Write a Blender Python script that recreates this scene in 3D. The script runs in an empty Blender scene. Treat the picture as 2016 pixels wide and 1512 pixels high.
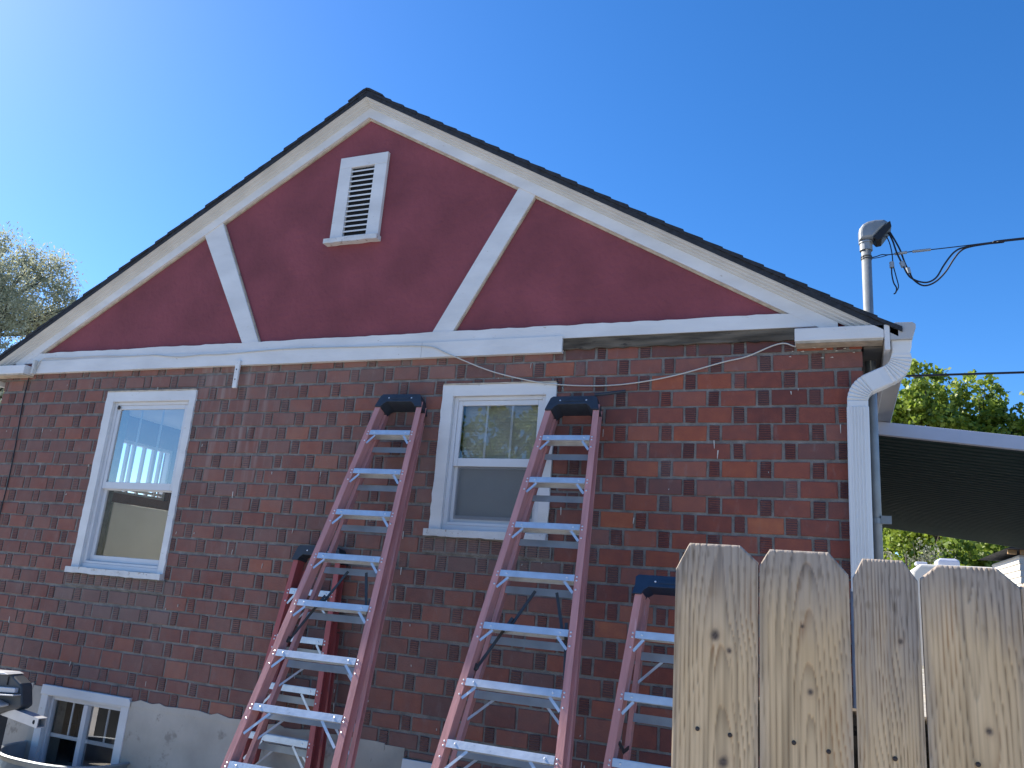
import bpy, math, random
import numpy as np
from mathutils import Vector, Matrix
rnd = random.Random(7)
sc = bpy.context.scene
COL = sc.collection
rad = math.radians
GROUND = -1.57          # ground level (origin of heights = the photographer's eye)

# ------------------------------------------------------------------ camera
cam_d = bpy.data.cameras.new('camera')
cam = bpy.data.objects.new('camera', cam_d)
COL.objects.link(cam)
sc.camera = cam
F_PX, PITCH, YAW, ROLL = 1560.0, 0.254312, -0.398334, -0.080176
cam_d.sensor_width = 36.0
cam_d.lens = F_PX / 2016 * 36.0
cam_d.clip_start = 0.05
cam_d.clip_end = 3000
fwd = Vector((math.sin(YAW)*math.cos(PITCH), math.cos(YAW)*math.cos(PITCH), math.sin(PITCH)))
rgt = Vector((math.cos(YAW), -math.sin(YAW), 0))
dwn = fwd.cross(rgt)
r2 = math.cos(ROLL)*rgt + math.sin(ROLL)*dwn
d2 = -math.sin(ROLL)*rgt + math.cos(ROLL)*dwn
m = Matrix((( r2.x, -d2.x, -fwd.x, 0.0), (r2.y, -d2.y, -fwd.y, -4.7569), (r2.z, -d2.z, -fwd.z, 0.0), (0, 0, 0, 1)))
cam.matrix_world = m

# ------------------------------------------------------------------ sky, sun, exposure
SUN_EL, SUN_AZ = 38.0, 80.0          # azimuth: degrees from +Y towards -X
w = bpy.data.worlds.new('World')
sc.world = w
w.use_nodes = True
nt = w.node_tree
bg = nt.nodes['Background']
sky = nt.nodes.new('ShaderNodeTexSky')
sky.sky_type = 'NISHITA'
sky.sun_disc = False
sky.sun_elevation = rad(SUN_EL)
sky.sun_rotation = rad(-SUN_AZ)
sky.altitude = 1800
sky.air_density = 1.0
sky.dust_density = 1.0
sky.ozone_density = 4.0
hs = nt.nodes.new('ShaderNodeHueSaturation')
hs.inputs['Saturation'].default_value = 1.26
hs.inputs['Hue'].default_value = 0.504
nt.links.new(sky.outputs[0], hs.inputs['Color'])
nt.links.new(hs.outputs[0], bg.inputs[0])
bg.inputs[1].default_value = 0.118
sd = bpy.data.lights.new('sun', 'SUN')
sd.energy = 4.8
sd.angle = rad(0.5)
sd.color = (1.0, 0.93, 0.82)
sun = bpy.data.objects.new('sun', sd)
COL.objects.link(sun)
sdir = Vector((-math.sin(rad(SUN_AZ))*math.cos(rad(SUN_EL)), math.cos(rad(SUN_AZ))*math.cos(rad(SUN_EL)), math.sin(rad(SUN_EL))))
sun.rotation_euler = sdir.to_track_quat('Z', 'Y').to_euler()
sc.view_settings.view_transform = 'Standard'
sc.view_settings.look = 'None'
sc.view_settings.gamma = 1
sc.view_settings.exposure = 1.08
sc.cycles.max_bounces = 8
sc.cycles.transparent_max_bounces = 12

# ------------------------------------------------------------------ materials
def mat(name, rgb, rough=0.6, metal=0.0, noise=0.0, nscale=8.0, bump=0.0, bscale=60.0, stretch=(1, 1, 1),
        spots=None, spec=0.4, trans=None):
    m = bpy.data.materials.new(name)
    m.use_nodes = True
    t = m.node_tree
    b = t.nodes['Principled BSDF']
    b.inputs['Base Color'].default_value = (*rgb, 1)
    b.inputs['Roughness'].default_value = rough
    b.inputs['Metallic'].default_value = metal
    b.inputs['Specular IOR Level'].default_value = spec
    co = t.nodes.new('ShaderNodeTexCoord')
    mp = t.nodes.new('ShaderNodeMapping')
    mp.inputs['Scale'].default_value = stretch
    t.links.new(co.outputs['Object'], mp.inputs[0])
    last = None
    if noise:
        n = t.nodes.new('ShaderNodeTexNoise')
        n.inputs['Scale'].default_value = nscale
        n.inputs['Detail'].default_value = 6
        t.links.new(mp.outputs[0], n.inputs[0])
        r = t.nodes.new('ShaderNodeValToRGB')
        r.color_ramp.elements[0].position = 0.3
        r.color_ramp.elements[1].position = 0.7
        r.color_ramp.elements[0].color = (*[c*(1-noise) for c in rgb], 1)
        r.color_ramp.elements[1].color = (*[min(1, c*(1+noise*0.6)) for c in rgb], 1)
        t.links.new(n.outputs['Fac'], r.inputs[0])
        last = r.outputs[0]
        t.links.new(last, b.inputs['Base Color'])
    if spots:       # (rgb, scale, threshold): patches of another colour (chipped paint, dirt)
        n = t.nodes.new('ShaderNodeTexNoise')
        n.inputs['Scale'].default_value = spots[1]
        n.inputs['Detail'].default_value = 8
        n.inputs['Roughness'].default_value = 0.7
        t.links.new(mp.outputs[0], n.inputs[0])
        r = t.nodes.new('ShaderNodeValToRGB')
        r.color_ramp.elements[0].position = spots[2]
        r.color_ramp.elements[1].position = min(1, spots[2] + 0.06)
        t.links.new(n.outputs['Fac'], r.inputs[0])
        mx = t.nodes.new('ShaderNodeMix')
        mx.data_type = 'RGBA'
        t.links.new(r.outputs[0], mx.inputs['Factor'])
        if last:
            t.links.new(last, mx.inputs['A'])
        else:
            mx.inputs['A'].default_value = (*rgb, 1)
        mx.inputs['B'].default_value = (*spots[0], 1)
        t.links.new(mx.outputs['Result'], b.inputs['Base Color'])
    if bump:
        n = t.nodes.new('ShaderNodeTexNoise')
        n.inputs['Scale'].default_value = bscale
        n.inputs['Detail'].default_value = 5
        t.links.new(mp.outputs[0], n.inputs[0])
        bp = t.nodes.new('ShaderNodeBump')
        bp.inputs['Strength'].default_value = bump
        bp.inputs['Distance'].default_value = 0.01
        t.links.new(n.outputs['Fac'], bp.inputs['Height'])
        t.links.new(bp.outputs[0], b.inputs['Normal'])
    return m

M = {}
M['trim'] = mat('trim_paint', (0.69, 0.685, 0.675), 0.55, noise=0.12, nscale=5, spots=((0.42, 0.38, 0.32), 24, 0.64), bump=0.25, bscale=30, stretch=(0.5, 1, 1.4))
M['cream'] = mat('cream_paint', (0.60, 0.595, 0.565), 0.6, noise=0.10, nscale=6, bump=0.15)
M['sillpaint'] = mat('flaking_paint', (0.63, 0.63, 0.62), 0.6, noise=0.12, nscale=12, spots=((0.33, 0.29, 0.25), 26, 0.58), bump=0.5, bscale=40)
M['vinyl'] = mat('vinyl_frame', (0.62, 0.63, 0.65), 0.35, noise=0.04)
M['stucco'] = mat('maroon_stucco', (0.235, 0.060, 0.072), 0.85, noise=0.24, nscale=2.4, bump=0.9, bscale=26)
M['caulk'] = mat('bare_edge', (0.50, 0.42, 0.32), 0.8, noise=0.3, nscale=20)
M['oldwood'] = mat('weathered_wood', (0.135, 0.112, 0.085), 0.9, noise=0.6, nscale=9, bump=0.5, bscale=30, stretch=(0.4, 1, 3), spots=((0.04, 0.034, 0.03), 11, 0.56), spec=0.1)
M['shingle'] = mat('asphalt_shingle', (0.030, 0.034, 0.042), 0.9, noise=0.35, nscale=30, bump=0.5, bscale=180)
M['concrete'] = mat('foundation_concrete', (0.46, 0.415, 0.355), 0.85, noise=0.25, nscale=2.5, bump=0.4, bscale=30, spots=((0.30, 0.265, 0.225), 3.5, 0.56))
M['guttergrey'] = mat('gutter_metal_grey', (0.40, 0.40, 0.40), 0.4, noise=0.06, nscale=4)
M['gutter'] = mat('gutter_metal', (0.67, 0.67, 0.66), 0.35, noise=0.06, nscale=4, spec=0.5)
M['soffit'] = mat('soffit_board', (0.16, 0.145, 0.125), 0.75, noise=0.25, nscale=6)
M['galv'] = mat('galvanised_pipe', (0.27, 0.29, 0.30), 0.5, metal=0.35, noise=0.18, nscale=9, bump=0.1)
M['darkgalv'] = mat('dull_galvanised', (0.34, 0.37, 0.39), 0.5, metal=0.4, noise=0.22, nscale=7)
M['aluminium'] = mat('ladder_aluminium', (0.62, 0.64, 0.66), 0.42, metal=0.55, noise=0.14, nscale=14, spots=((0.34, 0.33, 0.33), 34, 0.64), bump=0.1)
M['fibreglass'] = mat('red_fibreglass', (0.56, 0.255, 0.235), 0.65, noise=0.2, nscale=10, bump=0.12, bscale=80, stretch=(3, 3, 0.35), spots=((0.60, 0.33, 0.32), 9, 0.58))
M['newfibre'] = mat('fresh_red_fibreglass', (0.40, 0.095, 0.09), 0.5, noise=0.15, nscale=10, stretch=(3, 3, 0.35))
M['cap'] = mat('blue_black_plastic', (0.030, 0.040, 0.056), 0.55, noise=0.2, nscale=20, bump=0.1)
M['navy'] = mat('navy_plastic', (0.012, 0.030, 0.065), 0.45, noise=0.2, nscale=20, spots=((0.30, 0.32, 0.34), 26, 0.70))
M['black'] = mat('black_plastic', (0.012, 0.012, 0.013), 0.5)
M['strap'] = mat('spreader_steel', (0.07, 0.07, 0.068), 0.45, metal=0.4)
M['cablewhite'] = mat('cable_white', (0.55, 0.53, 0.48), 0.6)
M['cableblack'] = mat('cable_black', (0.010, 0.010, 0.016), 0.5)
M['patiounder'] = mat('patio_panel_dark', (0.034, 0.060, 0.055), 0.7, noise=0.15, spec=0.03)
M['patiowhite'] = mat('patio_fascia', (0.50, 0.52, 0.60), 0.45, noise=0.04)
M['camper'] = mat('camper_skin', (0.74, 0.71, 0.62), 0.35, noise=0.05)
M['shed'] = mat('shed_siding', (0.66, 0.62, 0.54), 0.6, noise=0.08)
M['freshwood'] = mat('bare_timber', (0.46, 0.28, 0.13), 0.7, noise=0.2, nscale=12)
M['bark'] = mat('bark', (0.075, 0.058, 0.045), 0.9, noise=0.4, nscale=6, bump=0.6, bscale=12)
M['plaster'] = mat('room_plaster', (0.78, 0.78, 0.76), 0.9)
M['greyboard'] = mat('pale_board', (0.82, 0.82, 0.79), 0.7, noise=0.06, nscale=3)
M['dark'] = mat('dark_void', (0.012, 0.014, 0.018), 0.9)
M['blind'] = mat('blind_slats', (0.60, 0.585, 0.50), 0.6, noise=0.08)
M['machine'] = mat('grey_plastic', (0.055, 0.06, 0.066), 0.45, noise=0.2, nscale=8)
M['steel'] = mat('painted_steel', (0.52, 0.53, 0.55), 0.35, metal=0.3, noise=0.1)
M['screw'] = mat('rusty_screw', (0.055, 0.045, 0.042), 0.55, metal=0.5)
M['rivet'] = mat('rivet', (0.70, 0.70, 0.72), 0.3, metal=0.7)

def ground_mat():
    m = mat('ground_soil', (0.41, 0.38, 0.335), 0.95, noise=0.35, nscale=1.3, bump=0.6, bscale=20, spots=((0.17, 0.18, 0.09), 0.35, 0.58))
    return m
M['ground'] = ground_mat()

def brick_mat():
    m = bpy.data.materials.new('rug_brick')
    m.use_nodes = True
    t = m.node_tree; L = t.links; N = t.nodes
    b = N['Principled BSDF']
    b.inputs['Roughness'].default_value = 0.85
    b.inputs['Specular IOR Level'].default_value = 0.25
    at = N.new('ShaderNodeAttribute'); at.attribute_name = 'Col'
    sp = N.new('ShaderNodeSeparateColor'); L.new(at.outputs['Color'], sp.inputs[0])
    rp = N.new('ShaderNodeValToRGB')
    els = rp.color_ramp.elements
    els[0].position = 0.0; els[0].color = (0.100, 0.042, 0.039, 1)
    els[1].position = 1.0; els[1].color = (0.40, 0.125, 0.058, 1)
    for p, c in ((0.3, (0.150, 0.050, 0.042)), (0.55, (0.225, 0.066, 0.047)), (0.8, (0.305, 0.088, 0.050))):
        e = els.new(p); e.color = (*c, 1)
    co = N.new('ShaderNodeTexCoord')
    n1 = N.new('ShaderNodeTexNoise'); n1.inputs['Scale'].default_value = 16; n1.inputs['Detail'].default_value = 7
    L.new(co.outputs['Object'], n1.inputs[0])
    ad = N.new('ShaderNodeMath'); ad.operation = 'MULTIPLY_ADD'
    L.new(n1.outputs['Fac'], ad.inputs[0]); ad.inputs[1].default_value = 0.55
    sub = N.new('ShaderNodeMath'); sub.operation = 'SUBTRACT'; L.new(sp.outputs[0], sub.inputs[0]); sub.inputs[1].default_value = 0.275
    L.new(sub.outputs[0], ad.inputs[2])
    L.new(ad.outputs[0], rp.inputs[0])
    # ribs on the brick ends
    xyz = N.new('ShaderNodeSeparateXYZ'); L.new(co.outputs['Object'], xyz.inputs[0])
    mu = N.new('ShaderNodeMath'); mu.operation = 'MULTIPLY'; mu.inputs[1].default_value = 2*math.pi/0.0135
    L.new(xyz.outputs['Z'], mu.inputs[0])
    sn = N.new('ShaderNodeMath'); sn.operation = 'SINE'; L.new(mu.outputs[0], sn.inputs[0])
    rib = N.new('ShaderNodeMath'); rib.operation = 'MULTIPLY'; L.new(sn.outputs[0], rib.inputs[0]); L.new(sp.outputs[1], rib.inputs[1])
    # grooves between the ribs are coloured darker
    gr = N.new('ShaderNodeMapRange'); gr.inputs[1].default_value = 0.1; gr.inputs[2].default_value = 1.0
    gr.inputs[3].default_value = 0.0; gr.inputs[4].default_value = 0.48
    L.new(rib.outputs[0], gr.inputs[0])
    mx = N.new('ShaderNodeMix'); mx.data_type = 'RGBA'
    L.new(gr.outputs[0], mx.inputs['Factor']); L.new(rp.outputs[0], mx.inputs['A']); mx.inputs['B'].default_value = (0.065, 0.028, 0.034, 1)
    # mortar smears and efflorescence, stretched down the wall
    mp = N.new('ShaderNodeMapping'); mp.inputs['Scale'].default_value = (9, 9, 3)
    L.new(co.outputs['Object'], mp.inputs[0])
    n2 = N.new('ShaderNodeTexNoise'); n2.inputs['Scale'].default_value = 1.5; n2.inputs['Detail'].default_value = 9; n2.inputs['Roughness'].default_value = 0.72
    L.new(mp.outputs[0], n2.inputs[0])
    r2 = N.new('ShaderNodeValToRGB'); r2.color_ramp.elements[0].position = 0.56; r2.color_ramp.elements[1].position = 0.82
    r2.color_ramp.elements[1].color = (0.7, 0.7, 0.7, 1)
    L.new(n2.outputs['Fac'], r2.inputs[0])
    ma = N.new('ShaderNodeMath'); ma.operation = 'ADD'; ma.use_clamp = True
    L.new(r2.outputs[0], ma.inputs[0])
    s3 = N.new('ShaderNodeMath'); s3.operation = 'MULTIPLY'; L.new(sp.outputs[2], s3.inputs[0]); s3.inputs[1].default_value = 0.55
    L.new(s3.outputs[0], ma.inputs[1])
    mx2 = N.new('ShaderNodeMix'); mx2.data_type = 'RGBA'
    L.new(ma.outputs[0], mx2.inputs['Factor']); L.new(mx.outputs['Result'], mx2.inputs['A']); mx2.inputs['B'].default_value = (0.25, 0.20, 0.185, 1)
    mp3 = N.new('ShaderNodeMapping'); mp3.inputs['Scale'].default_value = (16, 16, 0.9)
    L.new(co.outputs['Object'], mp3.inputs[0])
    n5 = N.new('ShaderNodeTexNoise'); n5.inputs['Scale'].default_value = 1.0; n5.inputs['Detail'].default_value = 4
    L.new(mp3.outputs[0], n5.inputs[0])
    r5 = N.new('ShaderNodeMapRange'); r5.inputs[1].default_value = 0.50; r5.inputs[2].default_value = 0.72; L.new(n5.outputs['Fac'], r5.inputs[0])
    ax = N.new('ShaderNodeMath'); ax.operation = 'ADD'; ax.inputs[1].default_value = 4.32; L.new(xyz.outputs['X'], ax.inputs[0])
    ab = N.new('ShaderNodeMath'); ab.operation = 'ABSOLUTE'; L.new(ax.outputs[0], ab.inputs[0])
    m5 = N.new('ShaderNodeMapRange'); m5.inputs[1].default_value = 0.55; m5.inputs[2].default_value = 0.2; L.new(ab.outputs[0], m5.inputs[0])
    z5 = N.new('ShaderNodeMapRange'); z5.inputs[1].default_value = 0.35; z5.inputs[2].default_value = 1.0; L.new(xyz.outputs['Z'], z5.inputs[0])
    q5 = N.new('ShaderNodeMath'); q5.operation = 'MULTIPLY'; L.new(m5.outputs[0], q5.inputs[0]); L.new(z5.outputs[0], q5.inputs[1])
    q6 = N.new('ShaderNodeMath'); q6.operation = 'MULTIPLY'; L.new(q5.outputs[0], q6.inputs[0]); L.new(r5.outputs[0], q6.inputs[1])
    q7 = N.new('ShaderNodeMath'); q7.operation = 'MULTIPLY'; L.new(q6.outputs[0], q7.inputs[0]); q7.inputs[1].default_value = 0.75
    mx5 = N.new('ShaderNodeMix'); mx5.data_type = 'RGBA'
    L.new(q7.outputs[0], mx5.inputs['Factor']); L.new(mx2.outputs['Result'], mx5.inputs['A']); mx5.inputs['B'].default_value = (0.40, 0.35, 0.32, 1)
    dx = N.new('ShaderNodeMapRange'); dx.inputs[1].default_value = -0.9; dx.inputs[2].default_value = -2.6; dx.inputs[3].default_value = 0.02; dx.inputs[4].default_value = 0.38  # mauve tint growing to the left: sun glare veil painted into the brick colour
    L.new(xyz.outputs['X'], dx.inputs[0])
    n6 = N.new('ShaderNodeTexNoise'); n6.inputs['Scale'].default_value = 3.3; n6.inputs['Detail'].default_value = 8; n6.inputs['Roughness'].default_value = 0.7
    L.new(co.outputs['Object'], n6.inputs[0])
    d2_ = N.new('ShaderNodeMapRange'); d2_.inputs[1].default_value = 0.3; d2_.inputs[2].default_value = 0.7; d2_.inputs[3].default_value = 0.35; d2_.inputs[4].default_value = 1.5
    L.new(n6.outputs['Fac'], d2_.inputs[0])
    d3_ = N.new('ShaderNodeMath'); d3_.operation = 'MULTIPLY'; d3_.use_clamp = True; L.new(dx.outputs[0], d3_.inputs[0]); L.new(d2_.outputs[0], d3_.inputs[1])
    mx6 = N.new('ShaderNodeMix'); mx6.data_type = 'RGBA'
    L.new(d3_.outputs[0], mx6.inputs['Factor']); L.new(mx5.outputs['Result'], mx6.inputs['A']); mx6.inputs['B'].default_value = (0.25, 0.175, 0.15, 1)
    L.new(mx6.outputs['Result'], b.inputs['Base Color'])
    bp = N.new('ShaderNodeBump'); bp.inputs['Strength'].default_value = 0.7; bp.inputs['Distance'].default_value = 0.004
    n3 = N.new('ShaderNodeTexNoise'); n3.inputs['Scale'].default_value = 90; n3.inputs['Detail'].default_value = 5
    L.new(co.outputs['Object'], n3.inputs[0])
    sm = N.new('ShaderNodeMath'); sm.operation = 'SUBTRACT'; L.new(n3.outputs['Fac'], sm.inputs[0]); L.new(rib.outputs[0], sm.inputs[1])
    L.new(sm.outputs[0], bp.inputs['Height']); L.new(bp.outputs[0], b.inputs['Normal'])
    return m
M['brick'] = brick_mat()
M['mortar'] = mat('mortar', (0.215, 0.20, 0.185), 0.95, noise=0.36, nscale=14, bump=0.8, bscale=110, spots=((0.27, 0.25, 0.225), 16, 0.60))

def glass_mat(name, refl, tint, k=1.6):
    m = bpy.data.materials.new(name)
    m.use_nodes = True
    t = m.node_tree; t.nodes.clear()
    o = t.nodes.new('ShaderNodeOutputMaterial')
    tr = t.nodes.new('ShaderNodeBsdfTransparent'); tr.inputs[0].default_value = (*tint, 1)
    gl = t.nodes.new('ShaderNodeBsdfGlossy'); gl.inputs['Roughness'].default_value = 0.01
    fr = t.nodes.new('ShaderNodeFresnel'); fr.inputs[0].default_value = 1.5
    mu = t.nodes.new('ShaderNodeMath'); mu.operation = 'MULTIPLY_ADD'; mu.use_clamp = True
    mu.inputs[1].default_value = k; mu.inputs[2].default_value = refl
    t.links.new(fr.outputs[0], mu.inputs[0])
    mx = t.nodes.new('ShaderNodeMixShader')
    t.links.new(mu.outputs[0], mx.inputs[0]); t.links.new(tr.outputs[0], mx.inputs[1]); t.links.new(gl.outputs[0], mx.inputs[2])
    t.links.new(mx.outputs[0], o.inputs[0])
    return m
M['glass'] = glass_mat('window_glass', 0.26, (0.86, 0.89, 0.90))
M['glass_blind'] = glass_mat('window_glass_blind', 0.08, (0.93, 0.94, 0.94), 1.2)
M['glass_plain'] = glass_mat('window_glass_plain', 0.0, (0.95, 0.96, 0.96), 0.45)
def screen_mat():
    m = bpy.data.materials.new('insect_screen')
    m.use_nodes = True
    t = m.node_tree; t.nodes.clear()
    o = t.nodes.new('ShaderNodeOutputMaterial')
    tr = t.nodes.new('ShaderNodeBsdfTransparent')
    df = t.nodes.new('ShaderNodeBsdfDiffuse'); df.inputs[0].default_value = (0.17, 0.18, 0.19, 1)
    mx = t.nodes.new('ShaderNodeMixShader'); mx.inputs[0].default_value = 0.62
    t.links.new(tr.outputs[0], mx.inputs[1]); t.links.new(df.outputs[0], mx.inputs[2]); t.links.new(mx.outputs[0], o.inputs[0])
    return m
M['screen'] = screen_mat()

def leaf_mat(name, c1, c2, tr=0.45):
    m = bpy.data.materials.new(name)
    m.use_nodes = True
    t = m.node_tree; t.nodes.clear()
    o = t.nodes.new('ShaderNodeOutputMaterial')
    at = t.nodes.new('ShaderNodeAttribute'); at.attribute_name = 'Col'
    sp = t.nodes.new('ShaderNodeSeparateColor'); t.links.new(at.outputs['Color'], sp.inputs[0])
    rp = t.nodes.new('ShaderNodeValToRGB')
    rp.color_ramp.elements[0].color = (*c1, 1); rp.color_ramp.elements[1].color = (*c2, 1)
    t.links.new(sp.outputs[0], rp.inputs[0])
    df = t.nodes.new('ShaderNodeBsdfPrincipled'); df.inputs['Roughness'].default_value = 0.5
    tl = t.nodes.new('ShaderNodeBsdfTranslucent')
    t.links.new(rp.outputs[0], df.inputs['Base Color']); t.links.new(rp.outputs[0], tl.inputs[0])
    mx = t.nodes.new('ShaderNodeMixShader'); mx.inputs[0].default_value = tr
    t.links.new(df.outputs[0], mx.inputs[1]); t.links.new(tl.outputs[0], mx.inputs[2]); t.links.new(mx.outputs[0], o.inputs[0])
    return m
M['maple'] = leaf_mat('maple_leaf', (0.075, 0.14, 0.018), (0.35, 0.43, 0.055))
M['willow'] = leaf_mat('pale_leaf', (0.24, 0.27, 0.17), (0.48, 0.48, 0.34), 0.55)
M['blossom'] = leaf_mat('blossom_leaf', (0.14, 0.16, 0.07), (0.34, 0.34, 0.26), 0.4)

# ------------------------------------------------------------------ mesh helpers
class MB:
    def __init__(s):
        s.v = []; s.f = []; s.c = []; s.mi = []; s.cur = 0
    def add(s, vs, fs, col=None):
        o = len(s.v)
        s.v += [tuple(p) for p in vs]
        s.f += [tuple(i + o for i in f) for f in fs]
        s.c += [col]*len(fs)
        s.mi += [s.cur]*len(fs)
    def box(s, x0, x1, y0, y1, z0, z1, col=None):
        s.loft([[(x0, y0, z0), (x1, y0, z0), (x1, y1, z0), (x0, y1, z0)], [(x0, y0, z1), (x1, y0, z1), (x1, y1, z1), (x0, y1, z1)]], col=col)
    def loft(s, rings, caps=True, closed=True, col=None):
        n = len(rings[0]); o = []
        vs = [p for r in rings for p in r]
        for k in range(len(rings)-1):
            for i in range(n if closed else n-1):
                a = k*n+i; b = k*n+(i+1) % n
                o.append((a, b, b+n, a+n))
        if caps:
            o.append(tuple(range(n-1, -1, -1)))
            o.append(tuple(range((len(rings)-1)*n, len(rings)*n)))
        s.add(vs, o, col)
    def prism_y(s, pts, y0, y1, col=None):        # polygon in x, z pushed along y
        s.loft([[(x, y0, z) for x, z in pts], [(x, y1, z) for x, z in pts]], col=col)
    def bar(s, a, b, wx, wy, up=(0, 0, 1)):        # rectangular bar from a to b
        a = Vector(a); b = Vector(b); d = (b-a).normalized()
        u = d.cross(Vector(up))
        if u.length < 1e-4: u = d.cross(Vector((1, 0, 0)))
        u.normalize(); v = d.cross(u)
        q = [u*wx/2+v*wy/2, u*wx/2-v*wy/2, -u*wx/2-v*wy/2, -u*wx/2+v*wy/2]
        s.loft([[a+k for k in q], [b+k for k in q]])
    def tube(s, path, r, n=8, caps=True):
        P = [Vector(p) for p in path]; rings = []
        ref = Vector((0.31, 0.17, 0.93))
        for i, p in enumerate(P):
            d = (P[min(i+1, len(P)-1)] - P[max(i-1, 0)]).normalized()
            u = d.cross(ref)
            if u.length < 1e-3: u = d.cross(Vector((1, 0, 0)))
            u.normalize(); v = d.cross(u)
            rr = r[i] if isinstance(r, (list, tuple)) else r
            rings.append([p + (u*math.cos(2*math.pi*k/n) + v*math.sin(2*math.pi*k/n))*rr for k in range(n)])
        s.loft(rings, caps)
    def dome(s, c, nrm, r, n=8):
        c = Vector(c); nrm = Vector(nrm).normalized()
        u = nrm.orthogonal().normalized(); v = nrm.cross(u)
        rings = []
        for t in (0, 0.6, 1.1):
            rings.append([c + nrm*r*math.sin(t)*0.6 + (u*math.cos(2*math.pi*k/n)+v*math.sin(2*math.pi*k/n))*r*math.cos(t) for k in range(n)])
        s.loft(rings)
    def build(s, name, material, parent=None, bevel=0.0, smooth=False, label=None):
        me = bpy.data.meshes.new(name)
        me.from_pydata(s.v, [], s.f)
        if any(c is not None for c in s.c):
            ca = me.color_attributes.new('Col', 'FLOAT_COLOR', 'CORNER')
            buf = []
            for p, c in zip(me.polygons, s.c):
                buf += list((c or (0.5, 0, 0)) + (1.0,))*p.loop_total
            ca.data.foreach_set('color', buf)
        for mm in (material if isinstance(material, (list, tuple)) else [material]): me.materials.append(mm)
        me.polygons.foreach_set('material_index', s.mi)
        me.update()
        bmf(me)
        if smooth:
            me.polygons.foreach_set('use_smooth', [True]*len(me.polygons))
        o = bpy.data.objects.new(name, me)
        COL.objects.link(o)
        if parent: o.parent = parent
        if bevel:
            b = o.modifiers.new('bevel', 'BEVEL'); b.width = bevel; b.segments = 2; b.limit_method = 'ANGLE'; b.angle_limit = rad(40)
        if label: o['label'] = label
        return o

import bmesh
def bmf(me):
    bm = bmesh.new(); bm.from_mesh(me)
    bmesh.ops.recalc_face_normals(bm, faces=bm.faces)
    bm.to_mesh(me); bm.free()

def tag(o, label, cat, group=None):
    o['label'] = label; o['category'] = cat
    if group: o['group'] = group
    return o
def struct(o):
    o['kind'] = 'structure'; return o
def thing(name, label, cat, loc=(0, 0, 0), group=None):
    o = bpy.data.objects.new(name, None); COL.objects.link(o)
    o.location = loc; o.empty_display_size = 0.2
    return tag(o, label, cat, group)
def rough_rect(x0, x1, z0, z1, j=0.003, step=0.05, sides='tblr'):
    P = []
    def run(a, b, k):
        n = max(1, int(math.hypot(b[0]-a[0], b[1]-a[1])/step))
        for i in range(n):
            t = i/n; e = rnd.uniform(-j, j) if (k in sides and i) else 0
            x = a[0]+(b[0]-a[0])*t; z = a[1]+(b[1]-a[1])*t
            P.append((x, z+e) if k in 'tb' else (x+e, z))
    run((x0, z0), (x1, z0), 'b'); run((x1, z0), (x1, z1), 'r'); run((x1, z1), (x0, z1), 't'); run((x0, z1), (x0, z0), 'l')
    return P

# ------------------------------------------------------------------ ground
g = MB(); g.add([(-900, -900, GROUND), (900, -900, GROUND), (900, 900, GROUND), (-900, 900, GROUND)], [(0, 1, 2, 3)])
struct(g.build('ground', M['ground']))

# ------------------------------------------------------------------ the house
XL, XR, XC, DEPTH = -7.019, 0.167, -3.426, 9.0
SL = 0.588
house = thing('brick_house', 'red brick house with maroon gable, white trim and dark shingle roof', 'house', (0, 0, 0))
LW = (-5.69, -4.722, -0.131, 1.355)
CW = (-2.512, -1.680, 0.308, 1.341)
B1 = (-5.716, -4.815, -1.60, -0.978)
B2 = (-2.527, -1.66, -1.60, -1.056)
HOLES = [LW, CW, B1, B2]
def rects_minus(x0, x1, z0, z1, holes):
    xs = sorted({x0, x1, *[h[k] for h in holes for k in (0, 1) if x0 < h[k] < x1]})
    zs = sorted({z0, z1, *[h[k] for h in holes for k in (2, 3) if z0 < h[k] < z1]})
    for a, b in zip(xs, xs[1:]):
        for c, d in zip(zs, zs[1:]):
            mx, mz = (a+b)/2, (c+d)/2
            if not any(h[0] < mx < h[1] and h[2] < mz < h[3] for h in holes):
                yield a, b, c, d

# mortar backing of the front wall
b = MB()
for a, c, z0, z1 in rects_minus(XL+0.012, XR-0.012, -1.055, 1.60, [(h[0]+0.01, h[1]-0.01, h[2]+0.01, h[3]-0.01) for h in HOLES]):
    b.box(a, c, 0.007, 0.24, z0, z1)
mortar = b.build('mortar', M['mortar'], house)

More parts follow.
